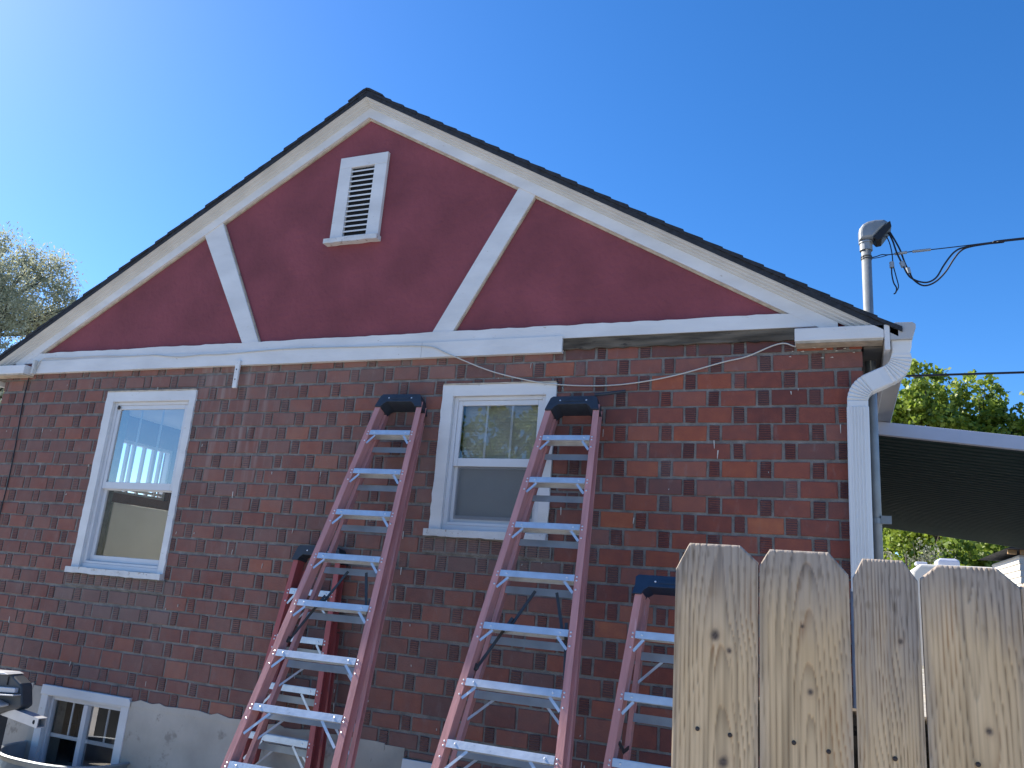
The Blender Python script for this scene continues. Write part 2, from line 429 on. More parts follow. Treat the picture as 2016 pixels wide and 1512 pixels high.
# bricks, one mesh
bk = MB()
MORT = 0.0160
def brick(x0, x1, z0, z1, header, stain=0.0, tone=None):
    wv = 0.003*math.sin(x0*1.7+z0*9)+0.002*math.sin(x0*4.3+z0*23)
    z0 += wv; z1 += wv
    ex0, ex1, ez0, ez1 = x0+MORT/2, x1-MORT/2, z0+MORT/2, z1-MORT/2
    pieces = [(ex0, ex1, ez0, ez1)]
    for h in HOLES:
        nxt = []
        for (a, c, d, e) in pieces:
            if c <= h[0] or a >= h[1] or e <= h[2] or d >= h[3]:
                nxt.append((a, c, d, e)); continue
            if h[0]-a > 0.02: nxt.append((a, h[0]-0.002, d, e))
            if c-h[1] > 0.02: nxt.append((h[1]+0.002, c, d, e))
            if d < h[2] and h[2]-d > 0.02: nxt.append((max(a, h[0]), min(c, h[1]), d, h[2]-0.004))
            if e > h[3] and e-h[3] > 0.02: nxt.append((max(a, h[0]), min(c, h[1]), h[3]+0.004, e))
        pieces = nxt
    r = tone if tone is not None else min(1, max(0, rnd.gauss(0.50, 0.15)))
    if header and tone is None: r = min(1, max(0, rnd.gauss(0.26, 0.12)))
    hd = 1.0 if header and rnd.random() < 0.8 else (0.35 if header else 0.0)
    for (a, c, d, e) in pieces:
        if c-a < 0.012 or e-d < 0.012: continue
        j = lambda: rnd.uniform(-0.0024, 0.0024)
        y = rnd.uniform(-0.0022, 0.0012); ch = rnd.uniform(0.0025, 0.006)
        cs = [(a+j(), d+j()), (c+j(), d+j()), (c+j(), e+j()), (a+j(), e+j())]
        ins = [(cs[0][0]+ch, cs[0][1]+ch), (cs[1][0]-ch, cs[1][1]+ch), (cs[2][0]-ch, cs[2][1]-ch), (cs[3][0]+ch, cs[3][1]-ch)]
        yy = [y+rnd.uniform(-0.0008, 0.0008) for _ in range(4)]
        v = [(p[0], 0.02, p[1]) for p in cs] + [(p[0], y+0.003, p[1]) for p in cs] + [(p[0], q, p[1]) for p, q in zip(ins, yy)]
        f = []
        for k in range(4):
            n = (k+1) % 4
            f += [(k, n, n+4, k+4), (k+4, n+4, n+8, k+8)]
        f.append((8, 9, 10, 11))
        bk.add(v, f, (r, hd, min(1, stain)))
PER, HW = 0.2885, 0.0755
def bond_course(z0, z1, phase, xa=XL, xb=XR):
    k0 = int((xa-phase)/PER)-2
    x = phase + k0*PER
    drift = rnd.uniform(-0.006, 0.006)
    while x < xb+PER:
        h0, h1 = x-HW/2+drift+rnd.uniform(-0.004, 0.004), x+HW/2+drift+rnd.uniform(-0.004, 0.004)
        s1 = x+PER-HW/2+drift
        for a, c, hd in ((h0, h1, True), (h1, s1, False)):
            a2, c2 = max(a, xa), min(c, xb)
            if c2-a2 > 0.015:
                zc = (z0+z1)/2; xc = (a2+c2)/2
                st = max(0, rnd.gauss(0.10, 0.13)); tone = None
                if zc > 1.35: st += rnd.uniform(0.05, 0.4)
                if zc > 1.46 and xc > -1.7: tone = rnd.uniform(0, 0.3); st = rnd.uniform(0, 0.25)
                if -4.75 < xc < -3.9 and zc > 0.5: st += rnd.uniform(0, 0.45)
                if not hd and xc > -1.3 and rnd.random() < 0.45: tone = rnd.uniform(0.50, 0.88)
                if not hd and xc < -4.0 and rnd.random() < 0.5: tone = rnd.uniform(0.28, 0.55)
                if (LW[0]-0.1 < xc < LW[1]+0.1 and -0.45 < zc < -0.13) or (CW[0] < xc < CW[1]+0.1 and 0.1 < zc < 0.3):
                    st += 0.5; tone = rnd.uniform(0.0, 0.3)
                brick(a2, c2, z0, z1, hd, st, tone)
        x += PER
PA, PB = -0.523, -0.523+PER/2
zt = 1.598; n = 0
for i in range(21):
    z1 = 1.598-0.108*i; z0 = z1-0.108
    row_holes = []
    bond_course(z0, z1, PB if i % 2 else PA)
zq = 1.598-0.108*21      # about -0.67
x = -5.2-0.2125*9
while x < XR:
    if min(x+0.2125, XR)-max(x, XL) > 0.03:
        brick(max(x, XL), min(x+0.2125, XR), zq-0.135, zq, False, max(0, rnd.gauss(0.08, 0.08)), min(1, max(0, rnd.gauss(0.42, 0.16))))
    x += 0.2125
bond_course(zq-0.235, zq-0.135, PA)
bond_course(zq-0.335, zq-0.235, PB)
bond_course(zq-0.385, zq-0.335, PA, -2.58, -1.5)
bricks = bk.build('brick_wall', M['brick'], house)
# rowlock sills: brick ends standing under each window
HOLES_SAVE = HOLES
HOLES = []
for (x0, x1, zt_, h) in ((LW[0]-0.03, LW[1]+0.02, LW[2]-0.002, 0.092), (CW[0]-0.03, CW[1]+0.03, CW[2]-0.002, 0.10)):
    bk = MB()
    nb = int((x1-x0)/0.0755)
    for k in range(nb):
        a = x0+(x1-x0)*k/nb
        brick(a, a+(x1-x0)/nb, zt_-h, zt_, True, rnd.uniform(0.45, 0.9), rnd.uniform(0, 0.25))
    bk.v = [(p[0], p[1]-0.014, p[2]) for p in bk.v]
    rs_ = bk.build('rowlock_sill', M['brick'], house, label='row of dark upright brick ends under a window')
    b = MB(); b.box(x0-0.004, x1+0.004, -0.0065, 0.006, zt_-h-0.006, zt_); b.build('sill_mortar', M['mortar'], rs_)

# foundation
b = MB()
for a, c, z0, z1 in rects_minus(XL, XR, -1.75, -0.998, [B1, B2]):
    if a >= -2.53 and c <= -1.5 and z1 > -1.06: z1 = -1.058
    b.box(a, c, -0.004 if True else 0, 0.24, z0, z1)
b.build('foundation', M['concrete'], house)
# rough dribbled top edge of the concrete
b = MB()
P = []; x = XL+0.02
while x < -2.6:
    P.append((x, -0.992+rnd.uniform(-0.012, 0.014))); x += rnd.uniform(0.05, 0.13)
seg = []
for lo, hi in ((XL+0.02, B1[0]-0.01), (B1[1]+0.01, -2.62)):
    pts = [p for p in P if lo < p[0] < hi]
    if len(pts) > 1:
        b = MB(); b.prism_y([(pts[0][0], -1.03)] + [(pts[-1][0], -1.03)] + pts[::-1], -0.0085, 0.01); b.build('foundation_lip', M['concrete'], house)

# side and back walls, ceilings, floors
SW = (1.24, 1.99, 0.655, 1.215)      # window in the left side wall: y0, y1, z0, z1
b = MB()
for y0, y1, z0, z1 in rects_minus(0.245, DEPTH, -1.7, 1.55, [SW, (2.35, 3.45, 0.0, 1.35)]):  # second opening is unseen, added to let more light into the room
    b.box(XL+0.004, XL+0.17, y0, y1, z0, z1)
b.build('side_wall', M['brick'], house)
b = MB(); b.box(XR-0.17, XR-0.004, 0.245, DEPTH-0.24, -1.7, 1.55)
b.build('side_wall', M['brick'], house)
b = MB(); b.box(XL+0.01, XR-0.01, DEPTH, DEPTH+0.2, -1.7, 1.9)
b.build('back_wall', M['brick'], house)
b = MB(); b.box(XL+0.18, XR-0.18, 0.25, DEPTH-0.01, 1.46, 1.50); b.build('ceiling', M['plaster'], house)
b = MB(); b.box(XL+0.18, XR-0.18, 0.25, DEPTH-0.01, -0.95, -0.90); b.build('floor', M['plaster'], house)
b = MB(); b.box(-4.0, -3.9, 0.25, DEPTH-0.02, -0.89, 1.45); b.box(XL+0.18, -4.01, 3.6, 3.7, -0.89, 1.45)
b.build('partition_wall', M['plaster'], house)
# inner frame and bars of the side window
b = MB()
X0 = XL+0.06
for z in (SW[2], SW[3]-0.03): b.box(X0, X0+0.06, SW[0], SW[1], z, z+0.03)
for y in (SW[0], SW[1]-0.03): b.box(X0, X0+0.06, y, y+0.03, SW[2]+0.031, SW[3]-0.031)
for y in (1.395, 1.47, 1.61, 1.74, 1.85): b.box(X0+0.01, X0+0.05, y, y+0.025, SW[2]+0.031, SW[3]-0.031)
b.box(X0+0.012, X0+0.048, SW[0]+0.031, SW[1]-0.031, 0.70, 0.725)
o = b.build('window_bars', M['vinyl'], house)

# gable
b = MB()
b.prism_y([(XL, 1.601), (XR, 1.601), (XR, 1.63), (XC, 3.745), (XL, 1.63)], 0.004, 0.16)
b.build('gable_panel', M['stucco'], house)

# roof
b = MB()
YF = -0.118
for sg in (-1, 1):
    ex = XC+sg*3.769
    def pt(x, off): return (XC+sg*x, 3.745-SL*x+off)
    b.prism_y([pt(0, 0), pt(3.769, 0), pt(3.769, 0.036), pt(0, 0.036)][::sg], YF+0.006, DEPTH+0.25)
    nC = 31
    for k in range(nC):
        xa, xb = 3.79-3.79*k/nC, max(0, 3.79-3.79*(k+1)/nC-0.05)
        lift = 0.0365+0.0005*k*0
        jj = rnd.uniform(-0.006, 0.005)
        b.prism_y([pt(xa, lift), pt(xa, lift+0.030), pt(xb, lift+0.016), pt(xb, lift)][::sg], YF+jj, DEPTH+0.26)
# ridge cap
y = YF-0.004
while y < DEPTH+0.2:
    rp = lambda x, o: (XC+x, 3.745-SL*abs(x)+o)
    b.prism_y([rp(-0.16, 0.066), rp(0, 0.060), rp(0.16, 0.066), rp(0.162, 0.078), rp(0.03, 0.082), rp(0.0, 0.074), rp(-0.03, 0.082), rp(-0.162, 0.078)], y, y+0.16)
    y += 0.158
b.build('roof', M['shingle'], house)

# rake boards along the gable
def rake(bm, zb, zt_, y0, y1, xend):
    for sg in (-1, 1):
        bm.prism_y([(XC, zb), (XC+sg*xend, zb-SL*xend), (XC+sg*xend, zt_-SL*xend), (XC, zt_)], y0, y1)
b = MB(); rake(b, 3.605, 3.735, -0.030, 0.0035, 3.46)
b.build('rake_board', M['trim'], house)
b = MB(); rake(b, 3.588, 3.6045, -0.010, 0.0035, 3.2)
b.build('bare_edge', M['caulk'], house)
b = MB()
prof = [(-0.0305, 3.690), (-0.046, 3.697), (-0.046, 3.706), (-0.066, 3.713), (-0.066, 3.723), (-0.092, 3.731), (-0.092, 3.738), (-0.108, 3.742), (-0.108, 3.7445), (0.0, 3.7445), (0, 3.7355), (-0.0305, 3.7355)]
for sg in (-1, 1):
    b.loft([[(XC, y, z) for y, z in prof], [(XC+sg*3.70, y, z-SL*3.70) for y, z in prof]])
b.build('rake_moulding', M['cream'], house)

# braces across the stucco
for q in ([(-4.340, 1.73), (-4.178, 1.73), (-4.77, 2.83), (-4.955, 2.745)], [(-2.644, 1.73), (-2.480, 1.73), (-1.915, 2.755), (-2.045, 2.835)]):
    b = MB(); b.prism_y(q, -0.021, 0.0035); bb_ = b.build('brace_board', M['trim'], house, bevel=0.003); b = MB(); b.prism_y([(q[1][0]+0.0005, q[1][1]), (q[1][0]+0.011, q[1][1]), (q[2][0]+0.010, q[2][1]), (q[2][0]+0.0005, q[2][1])], -0.012, 0.0032); b.build('bare_edge', M['caulk'], bb_)

# frieze boards
b = MB(); b.prism_y(rough_rect(-6.93, -0.06, 1.640, 1.730, 0.004, 0.06, 't'), -0.028, 0.003); b.build('frieze_board', M['trim'], house)
b = MB(); 
for xa, xb, yo in ((-6.66, -4.463, 0.0), (-4.4615, -2.702, -0.0012), (-2.7005, -1.651, 0.0004)):
    b.prism_y(rough_rect(xa, xb, 1.541, 1.652, 0.0025, 0.12, 'b'), -0.041+yo, -0.0285); b.prism_y(rough_rect(xa, xb, 1.541, 1.638, 0.0), -0.0283, -0.003)
b.build('frieze_board', M['trim'], house)
b = MB(); b.prism_y(rough_rect(-1.649, -0.205, 1.563, 1.6385, 0.006, 0.045, 'b'), -0.020, -0.0035); b.build('bare_wood_strip', M['oldwood'], house, label='grey weathered wood strip where the trim board is missing')
b = MB(); b.box(-6.61, -6.585, -0.075, -0.042, 1.53, 1.655); b.build('end_block', M['cream'], house)

# boxed eave returns
for sg in (-1, 1):
    xa, xb = XC+sg*3.225, XC+sg*3.697
    lo, hi = min(xa, xb), max(xa, xb)
    b = MB(); b.box(lo, hi, -0.112, -0.002, 1.525, 1.603)
    b.build('eave_return', M['trim'], house, bevel=0.004)
    b = MB(); b.box(lo+0.005, hi-0.005, -0.108, -0.004, 1.512, 1.5245); b.build('return_soffit', M['caulk'], house)
    xf = XC+sg*3.698
    b = MB(); b.box(min(xf, xf+sg*0.028), max(xf, xf+sg*0.028), -0.116, DEPTH+0.2, 1.452, 1.60); b.build('fascia_board', M['trim'], house, bevel=0.003)
    xw = XC+sg*3.594
    b = MB(); b.box(min(xw, xf)+0.001, max(xw, xf)-0.001, 0.001, DEPTH+0.15, 1.50, 1.512); b.build('soffit', M['soffit'], house)

# gutters
for sg in (-1, 1):
    gp = [(0.301, 1.600), (0.301, 1.512), (0.411, 1.512), (0.416, 1.535), (0.424, 1.552), (0.425, 1.570), (0.431, 1.575), (0.431, 1.598), (0.415, 1.610), (0.33, 1.612)]
    pts = [(XC+sg*(x-XC), z) for x, z in gp]
    b = MB(); b.prism_y(pts, -0.112, DEPTH+0.2); b.build('gutter', M['guttergrey'], house, bevel=0.002)

# downspout with two elbows
def downspout():
    b = MB()
    path = [(0.358, 1.511, 1.25), (0.357, 1.47, 1.12), (0.356, 1.432, 1.0)]
    b2 = []
    def sec(x, z, nx, nz, s=1.0, flat=False, dep=0.0):
        hx, hy = 0.052*s, 0.036*s
        out = []
        # front face with ribs, local u across, y forward negative
        nr = 26
        for i in range(nr):
            u = -hx+0.006+(2*hx-0.012)*i/(nr-1)
            out.append((u, -hy+dep-(0.005 if (4 <= i <= 21 and (i // 2) % 2 == 0 and not flat) else 0)))
        out += [(hx, -hy+0.006), (hx, hy), (-hx, hy), (-hx, -hy+0.006)]
        return [(x+u*nx, -0.056+y, z+u*nz) for u, y in out]
    # centre line
    C = [(0.358, 1.511), (0.357, 1.46), (0.354, 1.42)]
    arc1 = []
    c0 = Vector((0.354, 1.40))
    pts = []
    a = 0.0
    # first bend: turn from straight down to down-left, then back
    p = Vector((0.354, 1.42)); ang = -90.0; step = 0.0105
    elbows = []
    for k in range(22):
        ang -= 2.95; p = p + Vector((math.cos(rad(ang)), math.sin(rad(ang))))*step*0.56; pts.append((p.copy(), ang, True))
    for k in range(3):
        p = p + Vector((math.cos(rad(ang)), math.sin(rad(ang))))*0.036; pts.append((p.copy(), ang, False))
    for k in range(22):
        ang += 2.95; p = p + Vector((math.cos(rad(ang)), math.sin(rad(ang))))*step*0.56; pts.append((p.copy(), ang, True))
    rings = [sec(0.358, 1.5115, 1, 0, 1.02, True), sec(0.357, 1.475, 1, 0, 0.97, True), sec(0.354, 1.437, 1, 0, 0.86, True), sec(0.354, 1.4365, 1, 0, 0.94, True), sec(0.354, 1.425, 1, 0, 0.95, True)]
    for i, (q, an, e) in enumerate(pts):
        nx, nz = math.cos(rad(an+90)), math.sin(rad(an+90))
        if e:
            s = 1.0+(0.0 if i % 3 == 0 else 0.04)
        else: s = 1.04
        rings.append(sec(q.x, q.y, nx, nz, s, True, 0.006 if (e and i % 3 == 0) else 0.0))
    q = pts[-1][0]
    rings.append(sec(q.x, q.y-0.03, 1, 0, 1.03, True))
    rings.append(sec(q.x, q.y-0.034, 1, 0, 1.09, False))
    rings.append(sec(q.x-0.003, 0.6, 1, 0, 1.09, False))
    rings.append(sec(q.x-0.004, 0.135, 1, 0, 1.09, False))
    b.loft(rings)
    return b.build('downspout', M['gutter'], house)
downspout()
b = MB(); b.tube([(0.10, -0.055, 0.15), (0.10, -0.055, GROUND)], 0.042, 14); b.build('drain_pipe', M['darkgalv'], house, smooth=True)

# gable vent
vent = MB()
vent.box(-3.640, -3.527, -0.030, 0.003, 2.545, 3.165)
vent.box(-3.312, -3.200, -0.030, 0.003, 2.545, 3.165)
vent.box(-3.640, -3.200, -0.030, 0.003, 3.1655, 3.262)
vf = vent.build('gable_vent', M['trim'], house, bevel=0.003)
b = MB(); b.box(-3.526, -3.313, -0.004, 0.002, 2.546, 3.164); b.build('backing', M['dark'], vf)
b = MB()
for k in range(14):
    z = 2.556+0.0436*k
    b.add([(-3.526, -0.024, z), (-3.313, -0.024, z), (-3.313, -0.010, z+0.012), (-3.526, -0.010, z+0.012),
           (-3.526, -0.024, z+0.013), (-3.313, -0.024, z+0.013), (-3.313, -0.010, z+0.018), (-3.526, -0.010, z+0.018)],
          [(0, 1, 2, 3), (4, 5, 6, 7), (0, 1, 5, 4), (2, 3, 7, 6), (1, 2, 6, 5), (3, 0, 4, 7)])
b.build('louvre', M['trim'], vf)
b = MB(); b.prism_y(rough_rect(-3.672, -3.188, 2.505, 2.544, 0.003, 0.04, 'b'), -0.062, 0.003); b.build('sill', M['sillpaint'], vf)

# windows ------------------------------------------------------------
def rectframe(b, x0, x1, z0, z1, y0, y1, wl, wr=None, wt=None, wb=None):
    wr = wl if wr is None else wr; wt = wl if wt is None else wt; wb = wl if wb is None else wb
    b.box(x0, x0+wl, y0, y1, z0, z1)
    b.box(x1-wr, x1, y0, y1, z0, z1)
    b.box(x0+wl+.0002, x1-wr-.0002, y0, y1, z1-wt, z1)
    b.box(x0+wl+.0002, x1-wr-.0002, y0, y1, z0, z0+wb)
def pane(x0, x1, z0, z1, y, mt, parent, name='pane'):
    b = MB(); b.add([(x0, y, z0), (x1, y, z0), (x1, y, z1), (x0, y, z1)], [(0, 1, 2, 3)])
    return b.build(name, mt, parent)

def hung_window(R, cas, inner, mid, muntins, label, gl):
    x0, x1, z0, z1 = R; ix0, ix1, iz0, iz1 = inner
    b = MB()
    sz = z0+0.046
    b.prism_y(rough_rect(x0, ix0, sz, z1, 0.004, 0.045, 'l'), -0.014, 0.05)
    b.prism_y(rough_rect(ix1, x1, sz, z1, 0.004, 0.045, 'r'), -0.014, 0.05)
    b.prism_y(rough_rect(ix0+.0005, ix1-.0005, iz1, z1, 0.003, 0.06, 't'), -0.0135, 0.05)
    win = b.build('window', M['trim'], house, label=label)
    b = MB(); b.prism_y(rough_rect(x0-0.022, x1+0.004, z0, sz-0.0005, 0.003, 0.04, 'bt'), -0.046, 0.05); b.build('sill', M['sillpaint'], win)
    b = MB(); b.box(ix0, ix1, 0.012, 0.05, sz, sz+0.035)
    rectframe(b, ix0+.0005, ix1-.0005, sz+0.0352, iz1-.0005, 0.014, 0.075, 0.030, wt=0.026, wb=0.02)
    fr = b.build('frame', M['vinyl'], win, bevel=0.003)
    fx0, fx1, fz0, fz1 = ix0+0.031, ix1-0.031, sz+0.056, iz1-0.027
    b = MB(); rectframe(b, fx0, fx1, mid, fz1, 0.022, 0.046, 0.032, wt=0.034, wb=0.056)
    us = b.build('upper_sash', M['vinyl'], win, bevel=0.003)
    b = MB(); rectframe(b, fx0, fx1, fz0, mid+0.03, 0.048, 0.072, 0.034, wt=0.04, wb=0.045)
    ls = b.build('lower_sash', M['vinyl'], win, bevel=0.003)
    pane(fx0+0.03, fx1-0.03, mid+0.05, fz1-0.03, 0.034, gl, us)
    pane(fx0+0.03, fx1-0.03, fz0+0.04, mid-0.005, 0.060, M['glass_plain'], ls)
    if muntins:
        b = MB()
        for k in range(1, muntins+1):
            xm = fx0+0.032+(fx1-fx0-0.064)*k/(muntins+1)
            b.box(xm-0.008, xm+0.008, 0.0365, 0.042, mid+0.056, fz1-0.034)
        b.build('muntin', M['vinyl'], us)
    return win, (fx0, fx1, fz0, fz1)
winL, fL = hung_window(LW, 0.08, (-5.606, -4.782, -0.085, 1.272), 0.548, 2, 'tall white sash window reflecting blue sky, at the left', M['glass'])
winC, fC = hung_window(CW, 0.08, (-2.427, -1.748, 0.355, 1.262), 0.782, 2, 'smaller white sash window with closed blinds, behind a ladder', M['glass_blind'])
# casing head drip of the left window and of the centre one (bare paint edge)
for R in (LW, CW):
    b = MB(); b.box(R[0]+0.004, R[1]-0.002, -0.018, 0.02, R[3]+0.0005, R[3]+0.010); b.build('head_flashing', M['caulk'], winL if R is LW else winC)
# insect screen and blind in the centre window
pane(fC[0]+0.034, fC[1]-0.034, fC[2]+0.02, 0.785, 0.030, M['screen'], winC, 'insect_screen')
b = MB()
z = fC[2]
while z < fC[3]:
    b.add([(fC[0]+0.02, 0.095, z), (fC[1]-0.02, 0.095, z), (fC[1]-0.02, 0.104, z+0.024), (fC[0]+0.02, 0.104, z+0.024),
           (fC[0]+0.02, 0.0965, z), (fC[1]-0.02, 0.0965, z), (fC[1]-0.02, 0.1055, z+0.024), (fC[0]+0.02, 0.1055, z+0.024)],
          [(0, 1, 2, 3), (4, 5, 6, 7), (0, 1, 5, 4), (2, 3, 7, 6), (1, 2, 6, 5), (3, 0, 4, 7)])
    z += 0.021
b.build('blind', M['blind'], winC)
# screw in the left window corner
b = MB(); b.dome((-5.556, 0.0135, 1.225), (0, -1, 0), 0.017); b.build('screw', M['screw'], winL)
# pale cabinet inside the left room, and its power cord
t = MB(); t.prism_y([(-6.82, -0.89), (-6.5, -0.89), (-6.5, 0.53), (-6.82, 0.53)], 0.985, 2.3)
tag(t.build('cabinet', M['greyboard'], None, bevel=0.01), 'pale grey cabinet seen through the lower pane of the tall window', 'cabinet')

def basement_window(R, iz1, label):
    x0, x1, z0, z1 = R
    b = MB()
    b.box(x0, x0+0.075, -0.012, 0.05, z0+0.02, z1)
    b.box(x1-0.075, x1, -0.012, 0.05, z0+0.02, z1)
    b.box(x0+0.0755, x1-0.0755, -0.012, 0.05, iz1, z1)
    b.prism_y([(x0-0.004, iz1+0.005), (x1+0.012, iz1+0.015), (x1+0.012, z1-0.02), (x1-0.01, z1), (x0, z1+0.0005)], -0.020, -0.0125)
    win = b.build('basement_window', M['trim'], house, bevel=0.004, label=label)
    ix0, ix1 = x0+0.076, x1-0.076
    b = MB(); rectframe(b, ix0, ix1, z0+0.02, iz1-0.001, 0.02, 0.06, 0.028)
    xm = (ix0+ix1)/2
    b.box(xm-0.022, xm+0.022, 0.016, 0.058, z0+0.05, iz1-0.03)
    fr = b.build('frame', M['vinyl'], win, bevel=0.003)
    b = MB()
    for a, c in ((ix0+0.029, xm-0.023), (xm+0.023, ix1-0.029)):
        q = (a+c)/2+0.02; b.box(q-0.007, q+0.007, 0.050, 0.058, -1.318, iz1-0.03)
        b.box(a, c, 0.049, 0.0585, -1.345, -1.319)
    b.build('muntin', M['vinyl'], win)
    pane(ix0+0.028, xm-0.022, z0+0.05, iz1-0.03, 0.045, M['glass_plain'], win)
    pane(xm+0.022, ix1-0.028, z0+0.05, iz1-0.03, 0.045, M['glass_plain'], win)
    b = MB(); b.box(ix0, ix1, 0.30, 0.31, z0+0.02, iz1); b.build('dark_room', M['dark'], win)
    return win
basement_window(B1, -1.052, 'basement window half hidden by a metal window well')
basement_window(B2, -1.13, 'basement window at the bottom edge between two ladders')

# paint drips and bits of mortar left on the brickwork
b = MB()
r2_ = random.Random(21)
for k in range(80):
    x = r2_.uniform(-6.9, 0.1); z = r2_.uniform(-0.95, 1.5)
    if any(h[0]-0.03 < x < h[1]+0.03 and h[2]-0.1 < z < h[3]+0.03 for h in HOLES_SAVE): continue
    ln = r2_.choice((0.008, 0.012, 0.02, 0.035, 0.05)); wd = r2_.uniform(0.0018, 0.0038)
    x2 = x+r2_.uniform(-0.004, 0.004)
    b.add([(x-wd, -0.0045, z), (x+wd, -0.0045, z), (x2+wd*0.5, -0.006, z-ln), (x2-wd*0.5, -0.006, z-ln), (x, 0.006, z), (x2, 0.006, z-ln)],
          [(0, 1, 2, 3), (0, 4, 5, 3), (1, 4, 5, 2), (0, 1, 4), (2, 3, 5)])
for k in range(9):
    x = r2_.uniform(-0.25, 0.14); z = r2_.uniform(1.44, 1.51); a = r2_.uniform(0.003, 0.009)
    b.add([(x-a, -0.005, z), (x+a, -0.006, z+a*0.6), (x+a*1.6, -0.006, z-a*0.4), (x, 0.006, z)], [(0, 1, 2), (0, 1, 3), (1, 2, 3), (2, 0, 3)])
b.build('paint_drips', M['cablewhite'], house)['kind'] = 'stuff'

# white bracket hanging under the frieze
b = MB(); b.prism_y([(-4.330, 1.352), (-4.290, 1.352), (-4.292, 1.575), (-4.334, 1.575)], -0.060, -0.0415)
br = b.build('hook_board', M['trim'], house, bevel=0.003, label='short white board with two screws hanging under the frieze')
b = MB(); b.dome((-4.312, -0.060, 1.50), (0, -1, 0), 0.006); b.build('screw', M['screw'], br)
b = MB(); b.dome((-4.312, -0.060, 1.42), (0, -1, 0), 0.006); b.build('screw', M['screw'], br)

# ------------------------------------------------------------------ cables
def smooth_path(pts, n=6):
    P = [Vector(p) for p in pts]; out = []
    for i in range(len(P)-1):
        p0 = P[max(i-1, 0)]; p1 = P[i]; p2 = P[i+1]; p3 = P[min(i+2, len(P)-1)]
        for k in range(n):
            t = k/n
            out.append(0.5*((2*p1)+(-p0+p2)*t+(2*p0-5*p1+4*p2-p3)*t*t+(-p0+3*p1-3*p2+p3)*t**3))
    out.append(P[-1]); return out
yc = -0.046
pts = [(-6.594, yc-0.005, 1.532), (-6.57, yc-0.005, 1.61), (-6.506, yc, 1.675), (-6.2, yc, 1.668), (-5.824, yc, 1.672), (-5.5, yc, 1.656), (-5.242, yc, 1.657), (-4.95, yc, 1.630), (-4.695, yc, 1.638), (-4.463, yc, 1.634), (-3.898, yc, 1.652), (-3.256, yc, 1.641), (-2.683, yc, 1.624), (-2.495, yc, 1.563), (-2.173, -0.03, 1.435), (-1.871, -0.026, 1.355), (-1.656, -0.024, 1.322), (-1.382, -0.02, 1.309), (-1.152, -0.02, 1.323), (-0.899, -0.02, 1.366), (-0.625, -0.02, 1.438), (-0.476, -0.02, 1.471), (-0.331, -0.03, 1.528), (-0.259, -0.03, 1.541), (-0.203, -0.03, 1.519), (-0.146, -0.03, 1.525), (-0.09, -0.02, 1.51)]
b = MB(); b.tube(smooth_path(pts, 5), 0.0042, 6)
tag(b.build('cable', M['cablewhite'], smooth=True), 'thin white cable stapled along the frieze and sagging over the middle window', 'cable')
pts = [(-6.70, -0.012, 1.538), (-6.71, -0.008, 1.293), (-6.672, -0.008, 0.879), (-6.657, -0.008, 0.566), (-6.661, -0.008, 0.303), (-6.66, -0.008, -0.6), (-6.65, -0.012, -1.56)]
b = MB(); b.tube(smooth_path(pts, 6), 0.0048, 6)
tag(b.build('cable', M['cableblack'], smooth=True), 'thin black cable running down the brick wall beside the left corner', 'cable')

# ------------------------------------------------------------------ electric service mast
mast = thing('service_mast', 'grey metal service mast rising through the eave with a curved weatherhead', 'electric mast', (0.212, 0.27, -0.6))
def loc(o, root):
    o.parent = root; o.matrix_parent_inverse = Matrix.Translation(-Vector(root.location)); return o
b = MB(); b.tube([(0.212, 0.27, -0.6), (0.212, 0.27, 2.28)], 0.029, 20); loc(b.build('pipe', M['galv'], None, smooth=True), mast)
b = MB(); b.tube([(0.212, 0.27, 0.53), (0.212, 0.27, 0.56)], 0.036, 16); b.box(0.235, 0.29, 0.24, 0.262, 0.53, 0.575); loc(b.build('clamp', M['galv'], None), mast)
b = MB(); b.tube([(0.212, 0.27, 2.165), (0.212, 0.27, 2.172)], 0.033, 16); b.tube([(0.212, 0.27, 2.18), (0.212, 0.27, 2.187)], 0.033, 16); loc(b.build('wire_wrap', M['strap'], None), mast)
# weatherhead: collar, rounded hood, dark open mouth facing right
b = MB(); b.tube([(0.212, 0.27, 2.225), (0.212, 0.27, 2.285)], [0.038, 0.037], 16)
b.tube([(0.212, 0.27, 2.272), (0.212, 0.27, 2.284)], 0.042, 18)
def hoodring(y, k):
    o = [(-.041, 0), (-.043, .05), (-.037, .082), (-.018, .110), (.012, .127), (.06, .135), (.112, .131), (.132, .114), (.128, .096), (.042, 0.004)]
    return [(0.212+.02+(x-.02)*k, y, 2.285+.06+(z-.06)*k) for x, z in o]
b.loft([hoodring(0.27+dy, k) for dy, k in ((-.050, .62), (-.045, .80), (-.034, .93), (-.017, 1.0), (.017, 1.0), (.034, .93), (.045, .80), (.050, .62))])
wh = loc(b.build('weatherhead', M['galv'], None, smooth=False), mast)
b = MB(); b.prism_y([(0.253, 2.291), (0.272, 2.268), (0.300, 2.272), (0.358, 2.352), (0.352, 2.392), (0.338, 2.384)], 0.214, 0.326)
loc(b.build('mouth', M['black'], None, bevel=0.004), mast)
def dp(*a): return [(x, y, z) for x, y, z in a]
drop = thing('service_drop', 'twisted black electric wires looping from the weatherhead to the right', 'power line', (0.325, 0.27, 2.3))
